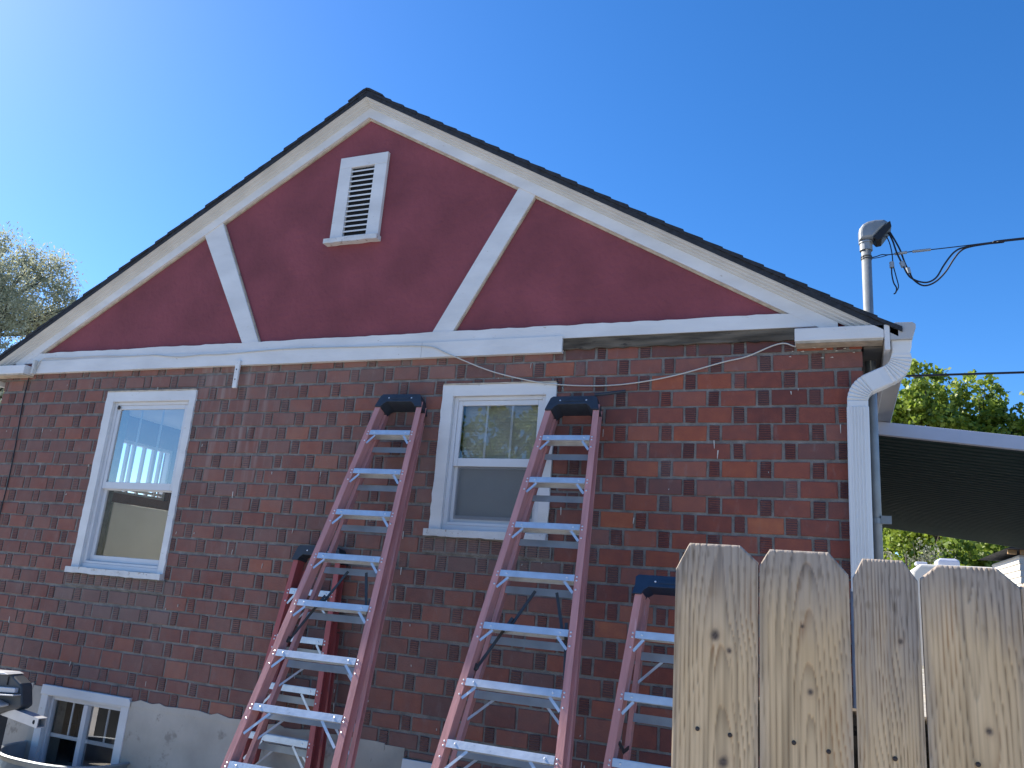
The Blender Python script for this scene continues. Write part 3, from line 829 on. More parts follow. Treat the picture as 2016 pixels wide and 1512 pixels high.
wires = [
    ([(0.335, .26, 2.350), (0.362, .255, 2.275), (0.382, .25, 2.189), (0.41, .25, 2.11), (0.432, .25, 2.05), (0.455, .25, 2.015), (0.499, .25, 1.988), (0.545, .25, 1.982), (0.59, .25, 2.01), (0.63, .255, 2.08), (0.669, .26, 2.14), (0.70, .265, 2.175), (0.74, .27, 2.196), (0.834, .27, 2.208), (0.95, .27, 2.212), (1.057, .27, 2.222), (2.5, .5, 2.36), (9, 2.0, 3.3), (16, 3.5, 4.6)], 0.0052),
    ([(0.342, .28, 2.365), (0.378, .29, 2.29), (0.405, .29, 2.22), (0.427, .29, 2.134), (0.45, .29, 2.07), (0.470, .29, 2.02), (0.52, .29, 1.978), (0.58, .29, 1.992), (0.64, .29, 2.05), (0.69, .285, 2.13), (0.73, .28, 2.18), (0.78, .28, 2.203), (0.9, .28, 2.216), (1.06, .28, 2.228), (2.5, .52, 2.37), (9, 2.02, 3.31), (16, 3.52, 4.61)], 0.0052),
    ([(0.243, .27, 2.178), (0.27, .27, 2.183), (0.30, .27, 2.192), (0.335, .27, 2.188), (0.40, .27, 2.192), (0.48, .27, 2.198), (0.564, .27, 2.200), (0.66, .27, 2.204), (0.74, .27, 2.208), (0.90, .272, 2.219), (1.06, .275, 2.232), (2.5, .51, 2.375), (9, 2.01, 3.32), (16, 3.51, 4.62)], 0.0032),
    ([(0.243, .27, 2.172), (0.27, .268, 2.172), (0.305, .268, 2.178), (0.335, .27, 2.187)], 0.0026),
    ([(0.318, .27, 2.34), (0.345, .27, 2.27), (0.357, .27, 2.19), (0.360, .27, 2.12), (0.372, .27, 2.05), (0.384, .27, 1.98), (0.376, .27, 1.95), (0.366, .27, 1.94)], 0.0034),
    ([(0.352, .265, 2.12), (0.350, .265, 2.06), (0.358, .265, 2.00), (0.372, .265, 1.965), (0.368, .265, 1.935), (0.356, .265, 1.925)], 0.0042),
]
for p, r in wires:
    b = MB(); b.tube(smooth_path(p, 7), r, 7); loc(b.build('wire', M['cableblack'], None, smooth=True), drop)
for a, c, r in (((0.352, .265, 2.135), (0.353, .265, 2.098), 0.014), ((0.405, .25, 2.125), (0.416, .25, 2.092), 0.015), ((0.441, .29, 2.10), (0.448, .29, 2.062), 0.013), ((0.372, .27, 2.19), (0.44, .27, 2.195), 0.009), ((0.47, .27, 2.197), (0.57, .27, 2.201), 0.0085)):
    b = MB(); b.tube([a, c], r, 8); loc(b.build('connector', M['darkgalv'], None), drop)
b = MB(); b.tube([(-6, 12, 4.40), (-2, 12, 4.55), (1.376, 12, 4.687), (3.3, 12, 4.70), (9, 12, 4.8)], 0.022, 6)
tag(b.build('telephone_wire', M['cableblack'], smooth=True), 'straight black wire crossing in front of the leafy trees at the right', 'power line')

# ------------------------------------------------------------------ patio cover
pc = thing('patio_cover', 'white edged metal patio cover with a dark ribbed underside beside the house', 'patio cover', (0.19, 2.0, GROUND))
def pz(x): return 1.412-0.122*(x-0.32)
prof = []
y = 2.005
while y < 8.75:
    prof += [(y, 0.0), (y+0.085, 0.0), (y+0.095, 0.022), (y+0.125, 0.022)]; y += 0.135
ring = lambda x: [(x, yy, pz(x)+h) for yy, h in prof]+[(x, yy, pz(x)+h+0.004) for yy, h in prof[::-1]]
b = MB(); b.loft([ring(0.20), ring(3.4)]); loc(b.build('roof_panel', M['patiounder'], None), pc)
b = MB(); b.loft([[(x, 1.955, pz(x)-0.004), (x, 2.002, pz(x)-0.004), (x, 2.002, pz(x)+0.10), (x, 1.955, pz(x)+0.10)] for x in (0.315, 3.42)])
loc(b.build('fascia', M['patiowhite'], None, bevel=0.004), pc)
b = MB(); b.box(3.3, 3.42, 2.0, 8.75, pz(3.3)-0.12, pz(3.3)-0.003); loc(b.build('beam', M['patiowhite'], None), pc)
for y in (2.1, 5.3, 8.6):
    b = MB(); b.box(3.32, 3.40, y, y+0.08, GROUND, pz(3.3)-0.121); loc(b.build('post', M['patiowhite'], None), pc)

# ------------------------------------------------------------------ shed and camper beyond the fence
sh = thing('shed', 'small cream shed with lapped siding behind the fence at the right edge', 'shed', (4.0, 11.0, GROUND))
b = MB()
z = GROUND
while z < 1.15:
    b.loft([[(2.64, 10.0, z), (5.5, 10.0, z), (5.5, 12.5, z), (2.64, 12.5, z)], [(2.655, 10.015, min(z+0.1, 1.16)), (5.485, 10.015, min(z+0.1, 1.16)), (5.485, 12.485, min(z+0.1, 1.16)), (2.655, 12.485, min(z+0.1, 1.16))]]); z += 0.1
loc(b.build('siding', M['shed'], None), sh)
b = MB(); b.prism_y([(2.45, 1.24), (5.7, 1.24), (4.07, 2.0), (4.06, 2.0)], 9.8, 12.7); loc(b.build('roof', M['shingle'], None), sh)
b = MB(); b.box(2.5, 2.62, 10.0, 10.06, 1.17, 1.235); b.box(2.66, 5.4, 9.93, 9.995, 1.165, 1.235); loc(b.build('rafter', M['freshwood'], None), sh)
cp = thing('camper_trailer', 'cream camper trailer with a roof air unit behind the fence and below the trees', 'camper', (3.5, 15.5, GROUND))
b = MB(); b.loft([[(x, y, z) for x, z in [(1.50, -0.9), (1.38, 0.4), (1.52, 1.10), (1.66, 1.255), (5.6, 1.30), (5.9, 1.0), (5.9, -0.9)]] for y in (15.0, 17.2)])
loc(b.build('body', M['camper'], None, bevel=0.05), cp)
b = MB(); b.loft([[(2.06, 15.5, 1.27), (2.5, 15.5, 1.27), (2.5, 16.2, 1.27), (2.06, 16.2, 1.27)], [(2.06, 15.5, 1.40), (2.5, 15.5, 1.40), (2.5, 16.2, 1.40), (2.06, 16.2, 1.40)], [(2.12, 15.55, 1.44), (2.44, 15.55, 1.44), (2.44, 16.15, 1.44), (2.12, 16.15, 1.44)]])
loc(b.build('air_unit', M['patiowhite'], None, bevel=0.03), cp)
b = MB(); b.box(1.62, 1.85, 15.4, 15.8, 1.26, 1.33); loc(b.build('roof_vent', M['patiowhite'], None, bevel=0.02), cp)
for x in (3.2, 4.1):
    b = MB(); b.tube([(x, 15.05, -1.22), (x, 15.25, -1.22)], 0.35, 20); loc(b.build('wheel', M['black'], None), cp)

# ------------------------------------------------------------------ ladders
def make_ladder(name, nst, w0, w1, base_s, fibre, capm, label, group, open_rear=None, capw=(0.178, 0.150), spread=True):
    """local axes: x across, y towards the wall, z up along the front rails; origin at the feet"""
    root = thing(name, label, 'ladder', (0, 0, 0), group)
    H1 = base_s                       # height (along rails) of the topmost step
    ww = lambda z: w0+w1*(H1-z)/0.3048
    top = H1+0.235
    for sg in (-1, 1):
        b = MB()
        sec = [(0, 0), (0.039, 0), (0.039, 0.004), (0.004, 0.0045), (0.004, 0.0715), (0.039, 0.072), (0.039, 0.076), (0, 0.076)]
        rings = [[(sg*(ww(z)+sx), sy, z) for sx, sy in sec] for z in (0.0, top)]
        b.loft(rings)
        b.cur = 1
        for i in range(nst):
            z = H1-0.3048*i
            for dx, dz in ((0.012, -0.012), (0.012, -0.033), (0.012, -0.085)):
                b.dome((sg*(ww(z+dz)+dx), -0.0003, z+dz), (0, -1, 0), 0.0058)
            b.dome((sg*(ww(z)+0.0045), 0.02, z-0.02), (sg, 0, 0), 0.006); b.dome((sg*(ww(z)+0.0045), 0.055, z-0.02), (sg, 0, 0), 0.006)
        b.build('rail', [fibre, M['rivet']], root)
        b = MB(); b.box(sg*(ww(0)+0.017)-0.024, sg*(ww(0)+0.017)+0.024, -0.006, 0.084, -0.008, 0.045); b.build('foot', M['black'], root, bevel=0.004)
    for i in range(nst):
        z = H1-0.3048*i; W = ww(z)-0.0008
        b = MB()
        # channel step: top plate, front lip and rear lip
        b.box(-W, W, 0.000, 0.078, z-0.003, z)
        b.box(-W, W, -0.002, 0.0022, z-0.038, z-0.0032)
        b.box(-W, W, 0.0755, 0.078, z-0.028, z-0.0032)
        for k in range(5): b.box(-W, W, 0.008+0.014*k, 0.013+0.014*k, z+0.0002, z+0.0022)
        b.cur = 1
        for sg in (-1, 1): b.dome((sg*(W-0.035-0.002*i), -0.002, z-0.018), (0, -1, 0), 0.0062)
        st = b.build('step', [M['aluminium'], M['rivet']], root)
        low = i >= nst-3
        for sg in (-1, 1):
            dx = 0.045+(0.055 if low else 0.0)+0.003*i; dz = 0.062+(0.06 if low else 0.0)
            b = MB(); b.bar((sg*(W-dx), 0.004, z-0.040), (sg*(W+0.004), 0.006, z-0.040-dz), 0.0145, 0.003, (0, 1, 0))
            b.build('brace', M['aluminium'], st)
    # rear frame
    rr = MB
    ang = open_rear or 0.030
    def RP(x, dn, y0=0.0):            # point of the rear frame, dn metres below the hinge
        return (x, 0.092+y0+dn*math.sin(ang), top-0.03-dn*math.cos(ang))
    Lr = top-0.03
    rw = lambda dn: (w0-0.022)+(w1*1.06)*dn/0.3048
    for sg in (-1, 1):
        b = MB()
        sec = [(0, 0), (0.026, 0), (0.026, 0.004), (0.004, 0.0045), (0.004, 0.0395), (0.026, 0.04), (0.026, 0.044), (0, 0.044)]
        b.loft([[RP(sg*(rw(d)+sx), d, sy) for sx, sy in sec] for d in (0.0, Lr-0.02)])
        b.build('rear_rail', fibre, root, bevel=0.001)
        b = MB(); p = RP(sg*(rw(Lr)+0.013), Lr-0.02); b.box(p[0]-0.02, p[0]+0.02, p[1]-0.004, p[1]+0.05, p[2]-0.025, p[2]+0.03); b.build('foot', M['black'], root, bevel=0.004)
    nb = nst
    for i in range(nb):
        d = (top-0.03)-(H1-0.3048*i)+0.095-(0.012*i if nst > 6 else 0.004*i)
        if d > Lr-0.12: continue
        W = rw(d)-0.001
        b = MB()
        p0 = RP(-W, d, 0.002); p1 = RP(W, d, 0.002)
        b.loft([[(p[0], p[1]+a, p[2]+c) for a, c in ((0, -0.02), (0.003, -0.02), (0.003, 0.017), (0.036, 0.019), (0.036, 0.022), (0, 0.022))] for p in (p0, p1)])
        rb = b.build('rear_bar', M['darkgalv'], root)
        if (nst > 6 and i in (5, 6, 8)) or (nst < 6 and i in (0, 3)):
            for sg in (-1, 1):
                b = MB()
                q0 = RP(sg*(W-0.13), d, 0.006); q1 = RP(sg*(rw(d+0.13)), d+0.13, 0.006)
                b.bar(q0, q1, 0.013, 0.003, (0, 1, 0))
                b.build('brace', M['aluminium'], rb)
    # spreader bars folded between the frames
    if spread:
        zs = H1-0.3048*3-0.075
        for sg, mx in ((-1, -0.02 if nst > 6 else -0.05), (1, 0.09)):
            b = MB()
            a = (sg*0.02+(0.0 if sg < 0 else 0.085), 0.082, zs)
            c = (sg*(ww(zs-0.46)-0.012), 0.055, zs-0.46)
            mid = tuple((a[k]+c[k])/2+(0.012 if k == 0 else 0) for k in range(3))
            b.bar(a, mid, 0.016, 0.005, (0, 1, 0)); b.bar((mid[0]+0.010, mid[1]-0.005, mid[2]+0.06), c, 0.016, 0.005, (0, 1, 0))
            b.dome(mid, (0, -1, 0), 0.012); b.dome(c, (0, -1, 0), 0.014)
            b.box(min(c[0], sg*ww(zs-0.46)), max(c[0], sg*ww(zs-0.46)), c[1]-0.006, c[1]+0.012, c[2]-0.014, c[2]+0.02)
            b.build('spreader', M['strap'], root)
    elif open_rear:
        ang = open_rear
        zs = H1-0.3048*1.75
        d = (top-0.03)-zs
        for sg in (-1, 1):
            b = MB(); a = (sg*(ww(zs)-0.004), 0.05, zs); c = RP(sg*(rw(d)+0.004), d, 0.02)
            mid = tuple((a[k]+c[k])/2 - (0.03 if k == 2 else 0) for k in range(3))
            b.bar(a, mid, 0.018, 0.005, (1, 0, 0)); b.bar(mid, c, 0.018, 0.005, (1, 0, 0)); b.dome(mid, (-1, 0, 0), 0.014)
            b.build('spreader', M['strap'], root)
    # top cap with an arched underside
    hb, ht = capw
    zb, zt2 = top-0.045, top+0.058
    b = MB()
    out = [(-hb, zb), (-hb+0.012, zb+0.045), (-ht-0.004, zt2-0.012), (-ht+0.012, zt2), (ht-0.012, zt2), (ht+0.004, zt2-0.012), (hb-0.012, zb+0.045), (hb, zb),
           (hb-0.048, zb), (hb-0.062, zb+0.022), (hb-0.085, zb+0.040), (-hb+0.085, zb+0.040), (-hb+0.062, zb+0.022), (-hb+0.048, zb)]
    b.loft([[(x, -0.014, z) for x, z in out], [(x, 0.115, z) for x, z in out]])
    b.cur = 1; zc = (zb+zt2)/2+0.018
    for x in (-0.085, 0.088): b.dome((x, -0.0138, zc), (0, -1, 0), 0.0065)
    cp_ = b.build('top_cap', [capm, M['rivet']], root, bevel=0.006)
    b = MB()
    b.box(-0.07, 0.07, -0.0175, -0.0142, zc-0.010, zc+0.010)
    b.build('moulded_ridge', capm, cp_, bevel=0.003)
    return root
def children(o): return [c for c in bpy.data.objects if c.parent == o]
def copy_tree(o, parent=None):
    c = o.copy(); COL.objects.link(c)
    if parent: c.parent = parent
    for k in children(o): copy_tree(k, c)
    return c
def place(root, T, phi, yaw, base_s):
    """T: front edge of the topmost step; phi: lean from the vertical; yaw about z"""
    lat = Vector((math.cos(yaw), math.sin(yaw), 0)); out = Vector((math.sin(yaw), -math.cos(yaw), 0))
    up = -math.sin(phi)*out+math.cos(phi)*Vector((0, 0, 1))
    inn = up.cross(lat)
    org = Vector(T)-up*base_s
    root.matrix_world = Matrix(((lat.x, inn.x, up.x, org.x), (lat.y, inn.y, up.y, org.y), (lat.z, inn.z, up.z, org.z), (0, 0, 0, 1)))
G = 'red step ladders leaning on the brick wall'
tall = make_ladder('step_ladder', 9, 0.1525, 0.0215, 2.743, M['fibreglass'], M['cap'],
                   'tall red step ladder left of the middle window, with a shorter ladder behind it', G)
tall2 = copy_tree(tall)
tall2['label'] = 'tall red step ladder leaning in front of the right side of the middle window'
place(tall, (-2.7848, -0.189, 0.9853), 0.3792, 0.0563, 2.743)
place(tall2, (-1.5289, -0.198, 0.9497), 0.4032, 0.0015, 2.743)
short = make_ladder('step_ladder', 5, 0.165, 0.021, 1.48, M['newfibre'], M['cap'], 'short bright red step ladder half hidden behind the tall left ladder', G, spread=False, capw=(0.200, 0.165))
place(short, (-3.309, -0.112, -0.100), 0.137, 0.0, 1.48)
op = make_ladder('step_ladder', 5, 0.165, 0.021, 1.48, M['fibreglass'], M['navy'], 'short red step ladder with a navy top cap behind the wooden fence', G, open_rear=0.20, spread=False, capw=(0.205, 0.190))
place(op, (-0.803, -0.572, -0.149), 0.289, -0.038, 1.48)
b = MB(); b.tube([(-1.40, -0.07, 1.236), (-1.345, -0.065, 1.242), (-1.206, -0.05, 1.262)], 0.011, 8)
tag(b.build('rod', M['cap'], bevel=0), 'short dark rod lying on the top cap of the right tall ladder', 'rod')

# ------------------------------------------------------------------ wooden fence
fence = thing('wooden_fence', 'weathered dog eared wooden fence standing close to the viewer', 'fence', (0, -3.3, GROUND))
rs = np.random.RandomState(4)
def vnoise(x, z, seed):
    r = np.random.RandomState(seed); tab = r.rand(256, 256)
    xi = np.floor(x).astype(int); zi = np.floor(z).astype(int); fx = x-xi; fz = z-zi
    fx = fx*fx*(3-2*fx); fz = fz*fz*(3-2*fz)
    g_ = lambda i, j: tab[i % 256, j % 256]
    return (g_(xi, zi)*(1-fx)+g_(xi+1, zi)*fx)*(1-fz)+(g_(xi, zi+1)*(1-fx)+g_(xi+1, zi+1)*fx)*fz
def wood_mat():
    m = bpy.data.materials.new('weathered_pine'); m.use_nodes = True
    t = m.node_tree; bsdf = t.nodes['Principled BSDF']
    at = t.nodes.new('ShaderNodeAttribute'); at.attribute_name = 'Col'
    t.links.new(at.outputs['Color'], bsdf.inputs['Base Color'])
    bsdf.inputs['Roughness'].default_value = 0.8
    bsdf.inputs['Specular IOR Level'].default_value = 0.25
    co = t.nodes.new('ShaderNodeTexCoord'); mp = t.nodes.new('ShaderNodeMapping'); mp.inputs['Scale'].default_value = (260, 260, 14)
    n = t.nodes.new('ShaderNodeTexNoise'); n.inputs['Detail'].default_value = 4; n.inputs['Scale'].default_value = 1
    t.links.new(co.outputs['Object'], mp.inputs[0]); t.links.new(mp.outputs[0], n.inputs[0])
    bp = t.nodes.new('ShaderNodeBump'); bp.inputs['Strength'].default_value = 0.35; bp.inputs['Distance'].default_value = 0.003
    t.links.new(n.outputs['Fac'], bp.inputs['Height']); t.links.new(bp.outputs[0], bsdf.inputs['Normal'])
    return m
M['pine'] = wood_mat()
def lerp3(a, b, t): return np.array(a)*(1-t[..., None])+np.array(b)*t[..., None]
def picket(x0, x1, zt, zsl, zsr, xl, xr, seed, knots, grey, arch):
    """front face is a fine grid so that the grain, knots and greying sit in its colour"""
    y0, th = -3.3, 0.017
    nx = 60; zb = GROUND; zlow = -0.34
    rows = 210
    zt_of = lambda x: np.minimum(zt, np.minimum(np.where(x < xl, zsl+(zt-zsl)*(x-x0)/(xl-x0), zt), np.where(x > xr, zsr+(zt-zsr)*(x1-x)/(x1-xr), zt)))
    xs = np.linspace(x0, x1, nx+1)
    tz = np.linspace(0, 1, rows+1)
    X = np.repeat(xs[None, :], rows+1, 0)
    Zt = zt_of(xs)
    Z = zlow+(Zt[None, :]-zlow)*tz[:, None]
    wdt = x1-x0
    u = (X-x0)/wdt-0.5; v = Z
    # knots bend the grain round them
    uu = u.copy(); dark = np.zeros_like(u); rim = np.zeros_like(u)
    for (ku, kz, kr) in knots:
        dx = (u-ku)*wdt; dz = (v-kz)/2.4
        rr = np.sqrt(dx*dx+dz*dz)
        uu = uu+np.sign(dx+1e-6)*0.5*kr/wdt*np.exp(-(rr/(3.2*kr))**2)*(-1)
        k = np.sqrt(dx*dx+((v-kz)/1.15)**2)
        k = k*(0.75+0.5*vnoise(u*14, v*60, seed+31))
        dark = np.maximum(dark, np.clip(1.15-k/(kr*0.72), 0, 1)); rim = np.maximum(rim, np.exp(-((k-kr*0.9)/(kr*0.45))**2))
    warp = (vnoise(u*2+7, v*4, seed)-0.5)*0.26+(vnoise(u*5+3, v*12, seed+1)-0.5)*0.07
    ax, az, adir, aw = arch
    d = np.clip((v-az)*adir*1.15+0.10, 0.0, 3)
    base = np.sqrt(((uu-ax)+warp*0.6)**2+(d*aw)**2)
    ph = base*17+warp*4
    s = ph-np.floor(ph)
    late = np.clip((s-0.45)/0.45, 0, 1)**1.6*(s < 0.93)+np.clip((1-s)/0.07, 0, 1)*(s >= 0.93)
    late = late*(0.55+0.7*vnoise(u*9+2, v*9, seed+17))
    streak = np.clip((vnoise(u*26+5, v*3.2, seed+12)-0.62)*4, 0, 1)
    fine = vnoise(u*85, v*7, seed+3)*0.6+vnoise(u*170, v*11, seed+4)*0.4
    blot = vnoise(u*3, v*7, seed+5)*0.6+vnoise(u*8, v*18, seed+6)*0.4
    tan = lerp3((0.74, 0.535, 0.325), (0.57, 0.39, 0.215), blot)
    col = tan*(1-0.38*late[..., None])
    col = col*(0.87+0.24*fine[..., None])
    col = col*(1-0.30*streak[..., None])
    gtop = np.clip((v-(zt-grey))/(grey*0.85)+(blot-0.5)*0.7+(fine-0.5)*0.45, 0, 1)
    gtop = np.maximum(gtop, 0.55*np.clip((np.abs(u)-0.36)/0.14+(blot-0.6), 0, 1))
    gcol = lerp3((0.40, 0.345, 0.30), (0.175, 0.152, 0.138), np.clip(late*0.6+fine*0.6, 0, 1))
    sp2 = np.clip((vnoise(u*30, v*45, seed+8)-0.70)*5, 0, 1)
    gcol = gcol*(1-0.45*sp2[..., None])
    col = col*(1-0.86*gtop[..., None])+gcol*0.86*gtop[..., None]
    amber = np.clip((vnoise(u*5+1, v*5, seed+9)-0.60)*4, 0, 1)*(1-gtop)*late
    col = col*(1-0.45*amber[..., None])+np.array((0.44, 0.20, 0.07))*0.45*amber[..., None]
    col = col*(1-0.22*rim[..., None])+np.array((0.40, 0.25, 0.15))*0.22*rim[..., None]
    kd = np.clip(dark*1.3, 0, 1)[..., None]
    ring2 = (0.5+0.5*np.sin(dark*34))[..., None]
    col = col*(1-kd)+(np.array((0.13, 0.095, 0.075))*(0.6+0.5*ring2))*kd
    Yoff = np.zeros_like(X); Yoff[-1] = 0.0035; Yoff[-2] = 0.0008; Z[-2] = Z[-1]-0.0022
    verts = np.stack([X, Yoff+np.full_like(X, y0)+0.0014*(late-0.3)+0.002*(u*2)**2*np.sign(seed % 2-0.5), Z], -1).reshape(-1, 3)
    cols = col.reshape(-1, 3)
    n1 = nx+1
    faces = [(r*n1+c, r*n1+c+1, (r+1)*n1+c+1, (r+1)*n1+c) for r in range(rows) for c in range(nx)]
    V = verts.tolist(); Cc = cols.tolist()
    # rest of the board: back, edges, top and the stretch below the frame
    def av(p, c): V.append(list(p)); Cc.append(c); return len(V)-1
    tanc = [0.52, 0.38, 0.24]; gr = [0.42, 0.35, 0.28]
    topb = []; 
    for c in range(nx+1): topb.append(av((xs[c], y0+th, float(Zt[c])), gr))
    tf = [rows*n1+c for c in range(n1)]
    tf2 = [av(V[i], gr) for i in tf]
    for c in range(nx): faces.append((tf2[c], tf2[c+1], topb[c+1], topb[c]))
    bl = av((x0, y0+th, zb), tanc); brr = av((x1, y0+th, zb), tanc)
    faces.append(tuple([brr, bl]+topb))
    fl = av((x0, y0, zb), tanc); fr = av((x1, y0, zb), tanc)
    faces.append(tuple([fl, fr]+[c for c in range(nx, -1, -1)]))
    le = [av(V[r*n1], gr) for r in range(rows+1)]; fl2 = av((x0, y0, zb), gr)
    faces.append(tuple([topb[0], bl, fl2]+le))
    re_ = [av(V[r*n1+nx], gr) for r in range(rows+1)]; fr2 = av((x1, y0, zb), gr)
    faces.append(tuple([brr, topb[-1]]+re_[::-1]+[fr2]))
    me = bpy.data.meshes.new('picket'); me.from_pydata(V, [], faces)
    ca = me.color_attributes.new('Col', 'FLOAT_COLOR', 'POINT')
    ca.data.foreach_set('color', np.concatenate([np.array(Cc), np.ones((len(Cc), 1))], 1).ravel())
    me.materials.append(M['pine']); bmf(me)
    o = bpy.data.objects.new('picket', me); COL.objects.link(o)
    return loc(o, fence)
PK = [
    (-0.268, -0.1275, 0.1075, 0.062, 0.080, -0.245, -0.158, 11, [(0.0, -0.047, 0.013), (0.11, -0.245, 0.012), (0.17, -0.07, 0.006)], 0.20, (0.08, -0.36, 1, 0.35)),
    (-0.1245, 0.0165, 0.1035, 0.076, 0.068, -0.108, -0.014, 24, [(0.06, -0.121, 0.0085), (-0.02, -0.02, 0.005)], 0.13, (0.0, -0.19, 1, 0.60)),
    (0.0225, 0.1185, 0.0965, 0.064, 0.066, 0.038, 0.098, 37, [(0.2, -0.03, 0.005)], 0.30, (-0.75, 0.2, -1, 0.1)),
    (0.1225, 0.2585, 0.0925, 0.070, 0.066, 0.148, 0.230, 50, [(0.10, -0.148, 0.0075)], 0.13, (0.05, 0.015, -1, 0.42)),
    (0.2600, 0.400, 0.0930, 0.066, 0.066, 0.290, 0.375, 63, [(-0.1, -0.05, 0.006)], 0.15, (-0.1, -0.1, 1, 0.5)),
    (0.4060, 0.543, 0.0900, 0.064, 0.066, 0.432, 0.517, 76, [], 0.15, (0.2, -0.1, 1, 0.5)),
]
screws = [[(-0.225, -0.200), (-0.172, -0.203)], [(-0.072, -0.201), (-0.020, -0.207)], [(0.075, -0.204)], [(0.187, -0.196), (0.233, -0.200)], [(0.30, -0.2), (0.36, -0.2)], [(0.44, -0.2), (0.50, -0.2)]]
for p, sc_ in zip(PK, screws):
    o = picket(*p)
    for (x, z) in sc_:
        b = MB(); b.dome((x, -3.3010, z), (0, -1, 0), 0.0037, 12)
        s_ = b.build('screw', M['screw'], None); s_.parent = o
b = MB(); b.box(-0.262, 0.56, -3.2825, -3.2445, -0.232, -0.143); loc(b.build('rail', M['oldwood'], None, bevel=0.003), fence)
b = MB(); b.box(-0.262, 0.56, -3.2825, -3.2445, -1.36, -1.27); loc(b.build('rail', M['oldwood'], None, bevel=0.003), fence)
b = MB(); b.box(0.41, 0.50, -3.244, -3.155, GROUND, 0.02); loc(b.build('post', M['oldwood'], None, bevel=0.004), fence)

# ------------------------------------------------------------------ window well and machine at the lower left
b = MB()
outer = [(-5.80, 0.0)]
pth = []
for k in range(25):
    t = math.pi*k/24
    pth.append((-5.255-0.515*math.copysign(abs(math.cos(t))**0.75, math.cos(t)), -0.006-0.40*abs(math.sin(t))**0.8))
rings = []
nn = 8
for (x, y) in pth:
    cx, cy = -5.255, -0.006
    dx, dy = x-cx, y-cy; L_ = math.hypot(dx, dy); dx /= L_; dy /= L_
    prof = []
    zz = [-1.6, -1.56, -1.52, -1.48, -1.44, -1.412]
    for i, z in enumerate(zz): prof.append((x+dx*(0.012*(i % 2)), y+dy*(0.012*(i % 2)), z))
    prof += [(x+dx*0.026, y+dy*0.026, -1.408), (x+dx*0.028, y+dy*0.028, -1.398), (x+dx*0.012, y+dy*0.012, -1.392), (x-dx*0.004, y-dy*0.004, -1.398)]
    prof += [(x-dx*0.004, y-dy*0.004, -1.6)]
    rings.append(prof)
b.loft(rings)
tag(b.build('window_well', M['darkgalv']), 'galvanised metal window well against the foundation at the lower left', 'window well')

mc = thing('machine', 'dark grey machine with pale fins and a square steel tube, at the lower left edge', 'machine', (-5.6, -0.65, GROUND))
yy0, yy1 = -0.70, -0.61
hp = [(-5.80, -0.84), (-5.20, -0.806), (-5.155, -0.812), (-5.055, -0.858), (-5.040, -0.875), (-4.998, -0.995), (-5.03, -1.02), (-5.12, -1.04), (-5.25, -1.085), (-5.80, -1.12)]
b = MB(); b.loft([[(x-0.05, y, z) for x, z in hp] for y in (yy0, yy1)]); loc(b.build('housing', M['machine'], None, bevel=0.012), mc)
b = MB(); b.prism_y([(-5.85, -0.832), (-5.25, -0.800), (-5.20, -0.809), (-5.25, -0.815), (-5.85, -0.846)], yy0-0.03, yy1+0.004); loc(b.build('top_plate', M['steel'], None, bevel=0.003), mc)
for xa, xb in ((-5.335, -5.325), (-5.225, -5.217)):
    b = MB(); b.box(xa, xb, yy0-0.006, yy0-0.0005, -0.880, -0.826); loc(b.build('rib', M['black'], None), mc)
b = MB(); b.prism_y([(-5.80, -0.925), (-5.105, -0.884), (-5.100, -0.915), (-5.80, -0.965)], yy0-0.03, yy0-0.001); loc(b.build('fin', M['steel'], None, bevel=0.004), mc)
b = MB(); b.prism_y([(-5.80, -0.972), (-5.07, -0.921), (-5.07, -0.929), (-5.80, -0.984)], yy0-0.06, yy0-0.001); loc(b.build('fin', M['steel'], None, bevel=0.002), mc)
b = MB(); b.prism_y([(-5.80, -1.0), (-5.25, -0.972), (-5.16, -0.990), (-5.155, -1.002), (-5.19, -1.014), (-5.80, -1.05)], yy0-0.075, yy0-0.002); loc(b.build('lip', M['steel'], None, bevel=0.010), mc)
# square tube with an open end and a cross hole
def tubebox(b, a, bb, s, th):
    a = Vector(a); bb = Vector(bb); d = (bb-a).normalized(); u = Vector((0, 0, 1)).cross(d).normalized(); v = d.cross(u)
    def sq(p, h): return [p+u*h+v*h, p-u*h+v*h, p-u*h-v*h, p+u*h-v*h]
    b.loft([sq(a, s), sq(bb, s), sq(bb, s-th), sq(bb-d*0.25, s-th)])
b = MB(); tubebox(b, (-5.25, -0.645, -1.045), (-4.822, -0.705, -1.068), 0.030, 0.005); tb = loc(b.build('square_tube', M['steel'], None), mc)
b = MB(); b.tube([(-4.866, -0.7305, -1.066), (-4.866, -0.726, -1.066)], 0.013, 14); o = b.build('cross_hole', M['dark'], None); o.parent = tb
b = MB(); b.box(-5.75, -5.40, -0.66, -0.50, GROUND, -1.10); loc(b.build('stand', M['machine'], None), mc)

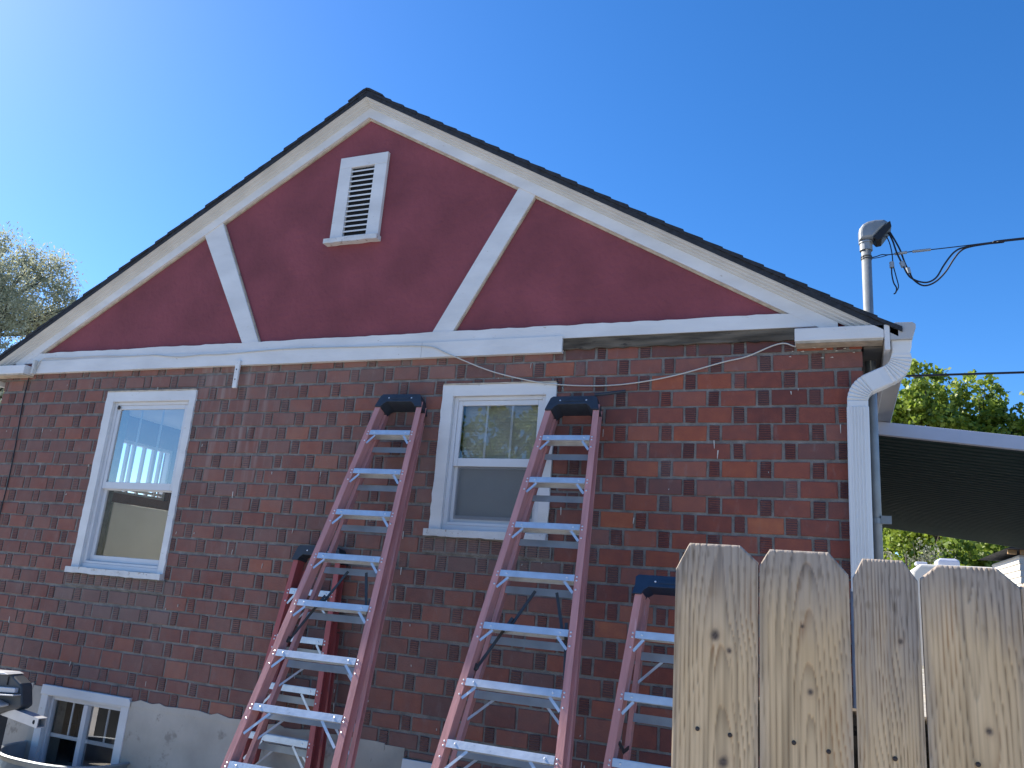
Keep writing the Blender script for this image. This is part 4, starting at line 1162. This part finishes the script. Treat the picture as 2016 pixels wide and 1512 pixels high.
# ------------------------------------------------------------------ trees
def tree(name, base, height, crown, nleaf, lsize, lm, label, group, seed, asp=1.0, trunk_r=0.16, droop=0.0, sub_n=40, spread=(0.12, 0.32)):
    """crown: list of (x, y, z, rx, ry, rz) clumps relative to the base"""
    R = random.Random(seed)
    root = thing(name, label, 'tree', base, group)
    b = MB()
    th = height*0.5
    def wob(p, s): return (p[0]+R.uniform(-s, s), p[1]+R.uniform(-s, s), p[2])
    b.tube([(0, 0, 0), wob((0, 0, th*0.4), 0.05), wob((0, 0, th*0.75), 0.1), wob((0, 0, th), 0.12), (0, 0, height*0.86)], [trunk_r, trunk_r*0.8, trunk_r*0.62, trunk_r*0.45, 0.02], 8)
    tips = []
    for c in crown:
        z0 = max(height*0.14, c[2]-c[5]*1.5-R.uniform(0.1, 0.6)); z0 = min(z0, height*0.72)
        m_ = ((c[0])*0.55, c[1]*0.55, z0+(c[2]-z0)*0.45)
        b.tube([(0, 0, z0), m_, (c[0], c[1], c[2])], [trunk_r*0.42, trunk_r*0.25, trunk_r*0.09], 6)
        for k in range(5):
            e = (c[0]+R.uniform(-1, 1)*c[3]*0.8, c[1]+R.uniform(-1, 1)*c[4]*0.8, c[2]+R.uniform(-0.5, 1)*c[5]*0.8)
            mm = tuple((a_+b_)/2+R.uniform(-0.1, 0.1) for a_, b_ in zip(m_, e))
            b.tube([m_, mm, e], [trunk_r*0.16, trunk_r*0.09, 0.006], 5)
    b.build('trunk', M['bark'], root, smooth=True)
    b = MB()
    tot = sum(c[3]*c[4]*c[5] for c in crown)
    for c in crown:
        n = int(nleaf*c[3]*c[4]*c[5]/tot)
        # sub-clumps give an uneven outline with gaps
        subs = []
        for k in range(max(8, int(n/sub_n))):
            while True:
                q = Vector((R.uniform(-1, 1), R.uniform(-1, 1), R.uniform(-1, 1)))
                if 0.25 < q.length < 1: break
            subs.append((q, R.uniform(*spread), R.random()))
        for k in range(n):
            q, sr, tone = subs[R.randrange(len(subs))]
            p = q+Vector((R.gauss(0, 1), R.gauss(0, 1), R.gauss(0, 1)))*sr*0.55
            P = Vector((c[0]+p.x*c[3], c[1]+p.y*c[4], c[2]+p.z*c[5]))
            s = lsize*R.uniform(0.6, 1.3)
            nv = Vector((R.gauss(0, 1), R.gauss(0, 1), R.gauss(0.5, 0.8))).normalized()
            u = nv.orthogonal().normalized(); u.rotate(Matrix.Rotation(R.uniform(0, 6.28), 3, nv)); v = nv.cross(u)
            t_ = min(1, max(0, 0.5*tone+0.5*R.random()))
            cl = (t_, 0.0, 0.0)
            dr = Vector((0, 0, -droop*s))
            b.add([P-u*s*0.5, P+v*s*0.36*asp+dr*0.2, P+u*s*0.55+dr, P-v*s*0.36*asp+dr*0.2], [(0, 1, 2), (0, 2, 3)], cl)
    b.build('crown', lm, root)
    return root
GT = 'leafy trees beyond the patio cover'
def maple(x, y, top, r, seed, label, n=25000, low=2.6):
    R = random.Random(seed); H = top-GROUND
    cr = [(0, 0, H-1.1, r*0.42, r*0.5, 1.0)]
    z = H-2.0
    while z > low:
        for k in range(3):
            a = R.uniform(0, 6.28)+k*2.1; d = r*R.uniform(0.25, 0.62)
            cr.append((math.cos(a)*d, math.sin(a)*d, z+R.uniform(-0.3, 0.3), r*R.uniform(0.42, 0.6), r*R.uniform(0.4, 0.6), R.uniform(0.6, 0.95)))
        z -= 0.95
    return tree('maple_tree', (x, y, GROUND), H, cr, n, 0.185, M['maple'], label, GT, seed, trunk_r=0.15)
maple(3.05, 26, 9.2, 1.9, 101, 'bright green maple with the tallest top, just right of the downspout')
maple(4.85, 27, 9.05, 2.0, 102, 'bright green maple in the middle of the row behind the wire')
maple(6.9, 26, 8.8, 1.9, 103, 'bright green maple at the right edge above the patio cover')
maple(1.6, 30, 8.4, 2.0, 104, 'bright green maple partly hidden behind the downspout elbow')
maple(4.6, 32, 8.3, 2.6, 105, 'darker maple standing behind the middle of the row')
for i, (x, y, h) in enumerate(((2.5, 22, 4.1), (4.1, 23, 4.3))):
    R_ = random.Random(60+i)
    cr = [(R_.uniform(-1.1, 1.1), R_.uniform(-0.7, 0.7), 2.6+R_.uniform(-0.5, 1.2), 0.75, 0.7, 0.6) for k in range(10)]
    tree('leafy_shrub', (x, y, GROUND), h, cr, 6500, 0.17, M['maple'], ['low leafy shrub tree behind the camper, under the patio cover', 'low leafy shrub tree beside the shed, under the patio cover'][i], 'low leafy trees behind the camper', 80+i, trunk_r=0.08)
R_ = random.Random(9)
cr = [(R_.uniform(-0.9, 0.9), R_.uniform(-0.8, 0.8), 3.0+R_.uniform(-0.7, 0.75), 0.5, 0.5, 0.45) for k in range(9)]
tree('blossom_tree', (1.75, 20, GROUND), 3.9, cr, 900, 0.075, M['blossom'], 'small sparse pale tree above the camper, under the patio cover', None, 55, trunk_r=0.07)
R_ = random.Random(19)
cr = []
for k in range(46):
    a = R_.uniform(0, 6.28); q = math.sqrt(R_.random()); hz = R_.uniform(-1, 1)
    rr = q*4.3*math.sqrt(max(0.05, 1-hz*hz))
    cr.append((math.cos(a)*rr, math.sin(a)*rr, 9.3+hz*5.2, 1.1, 1.1, 0.9))
tree('willow_tree', (-33.2, 16, GROUND), 15.9, cr, 80000, 0.16, M['willow'], 'pale wispy tree behind the left roof edge', None, 77, asp=0.5, trunk_r=0.26, droop=0.2, sub_n=60, spread=(0.35, 0.6))
# trees across the yard, seen mirrored in the window panes
for i, (x, y, s) in enumerate(((-8.2, -20, 1), (-11.8, -23, 2), (-5.0, -24, 3))):
    R_ = random.Random(30+s)
    cr = [(R_.uniform(-2, 2), R_.uniform(-2, 2), 3.0+R_.random()*4.5, 1.2, 1.2, 1.0) for k in range(12)]
    tree('yard_tree', (x, y, GROUND), 8.2, cr, 9000, 0.20, M['maple'], ['leafy tree mirrored in the middle window', 'leafy tree across the yard, left of the mirrored one', 'leafy tree across the yard, right of the mirrored one'][i], 'trees across the yard', 40+s, trunk_r=0.2)
